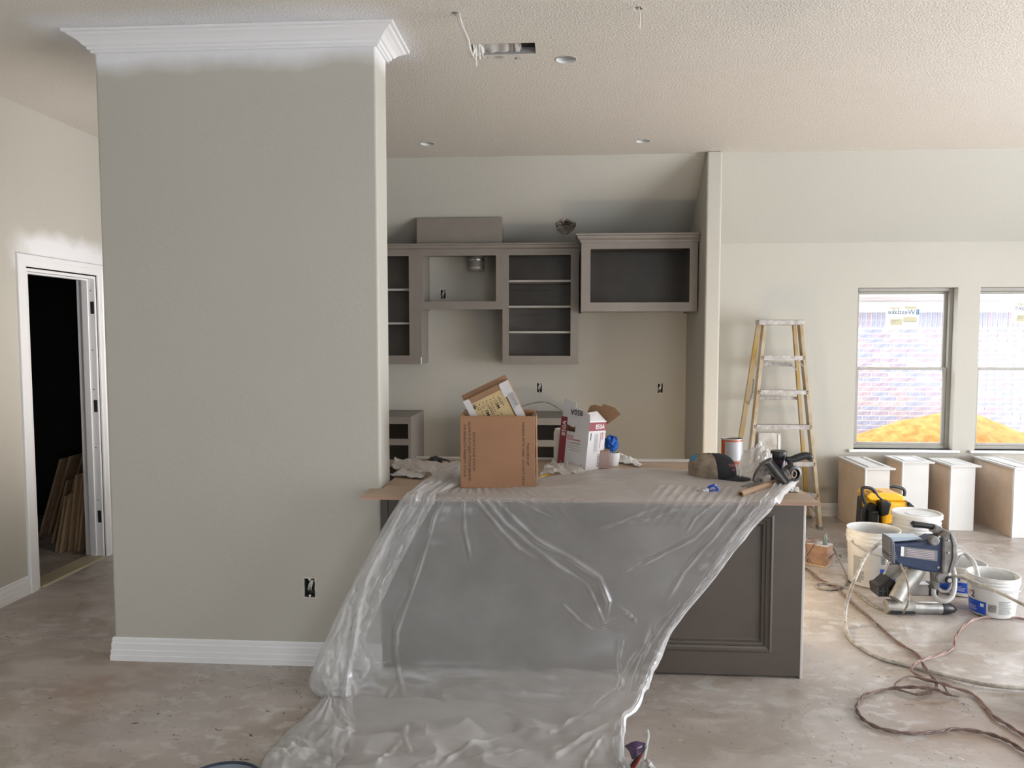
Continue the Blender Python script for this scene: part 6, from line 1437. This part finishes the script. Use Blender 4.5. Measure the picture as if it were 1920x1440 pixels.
# ================================================================ ON THE FLOOR IN FRONT
c = onZ(1196, 1425, .02)
t = thing('purple_wrapper', 'purple foil wrapper with a red printed strip near the sheet corner', 'wrapper', (c[0], c[1], 0))
Yp = c[1]
def wf(zx, zy, Y=None): return onY(1120 + zx / 13.71, 1340 + zy / 13.71, Yp if Y is None else Y)
P_ = [wf(700, 800), wf(900, 700), wf(1030, 685), wf(1230, 730), wf(1290, 790), wf(1200, 900), wf(1060, 990), wf(1010, 1130), wf(890, 1140), wf(830, 950)]
cen = wf(1000, 880, Yp - .03); V = [cen, wf(950, 800, Yp - .012)] + P_
obj('foil', MB().add(V, [(0, 2 + i, 2 + (i + 1) % 10) for i in range(10)]), M_purple, t, solid=.003)
obj('printed_strip', MB().add([wf(1290, 800, Yp - .02), wf(1240, 880, Yp - .02), wf(960, 1371, Yp - .03), wf(780, 1371, Yp - .03), wf(940, 1150, Yp - .02)], [(0, 1, 2, 3, 4)]), mat('dark_printed_strip', (.05, .045, .05), .3), t, solid=.002)
obj('red_edge', MB().add([wf(1180, 980, Yp - .025), wf(1130, 1100, Yp - .025), wf(960, 1371, Yp - .033), wf(870, 1371, Yp - .033)], [(0, 1, 2, 3)]), mat('red_foil', (.45, .04, .03), .3), t, solid=.002)
obj('clear_strap', MB().tube(catmull([wf(1290, 400, Yp + .02), wf(1310, 560, Yp), wf(1270, 760, Yp - .01), wf(1240, 960, Yp - .02), wf(1190, 1150, Yp - .03)], 20), .006, 6), M_clearhose, t, smooth=True)
c = onZ(1212, 1440, .03)
t = thing('clear_bottle', 'clear plastic bottle lying at the bottom edge beside the purple wrapper', 'bottle', (c[0], c[1] - .02, 0))
obj('bottle_body', MB().grid(crumple(c[0], c[1] - .05, .034, .036, .034, .07, 31, 16, .001)), M_clearhose, t, smooth=True, angle=60)
obj('bottle_neck', MB().tube([(c[0] + .0, c[1] + .01, .03), (c[0] + .01, c[1] + .045, .022)], .014, 12), M_clearhose, t, smooth=True)

# ================================================================ BOARDS IN THE CLOSET
def board(label, yf, xb, xt, h_, dep=.5, th_=.018, lean_y=0):
    t = thing('leaning_board', label, 'board', (xb, yf + dep / 2, 0), group='wooden panels leaning in the closet')
    V = []
    for (x, z) in ((xb, 0.0), (xt, h_)):
        V += [(x, yf, z), (x + th_, yf, z), (x + th_, yf + dep, z), (x, yf + dep, z)]
    FB = [(0, 3, 2, 1), (4, 5, 6, 7), (0, 1, 5, 4), (1, 2, 6, 5), (2, 3, 7, 6), (3, 0, 4, 7)]
    o = obj('board_body', MB().add(V, FB), M_board, t, bevel=.002)
    # cleat line near the front edge on the side that faces the room
    s_ = (xt - xb) / h_
    e_ = .007
    V = []
    for z in (.03, h_ - .04):
        x = xb + s_ * z
        V += [(x - e_, yf + .035, z), (x - .0005, yf + .035, z), (x - .0005, yf + .05, z), (x - e_, yf + .05, z)]
    obj('edge_bead', MB().add(V, FB), M_board, t)
    return t
xw = XL - .13
rr = [('nearest tall panel in the front row, its face to the room', 5.28, -3.585, -3.505, .60, .24), ('second tall panel in the front row, just left of the nearest', 5.30, -3.625, -3.545, .585, .24),
      ('third panel in the front row, thin edge showing', 5.27, -3.655, -3.572, .58, .26), ('short panel with a red mark at the left of the front row', 5.24, -3.70, -3.61, .44, .25),
      ('shortest panel, leftmost of the front row', 5.26, -3.745, -3.655, .42, .2),
      ('deeper panel behind the nearest tall one', 5.56, -3.565, -3.492, .62, .45), ('panel between the deeper ones and the closet door jamb', 5.62, -3.532, -3.476, .61, .45), ('panel hard against the wall by the door jamb', 5.70, -3.480, -3.452, .63, .45),
      ('panel leaning far at the back left, tallest', 5.75, -4.06, -3.83, .66, .55), ('back row panel left of the tallest', 5.72, -4.13, -3.92, .64, .5), ('leftmost back row panel with red tape', 5.70, -4.19, -3.99, .62, .5), ('dark panel low between the two rows', 5.50, -3.88, -3.74, .50, .5), ('second low panel between the two rows', 5.48, -3.93, -3.79, .49, .5)]
for r_ in rr: 
    q = board('raw wood board: ' + r_[0], *r_[1:])
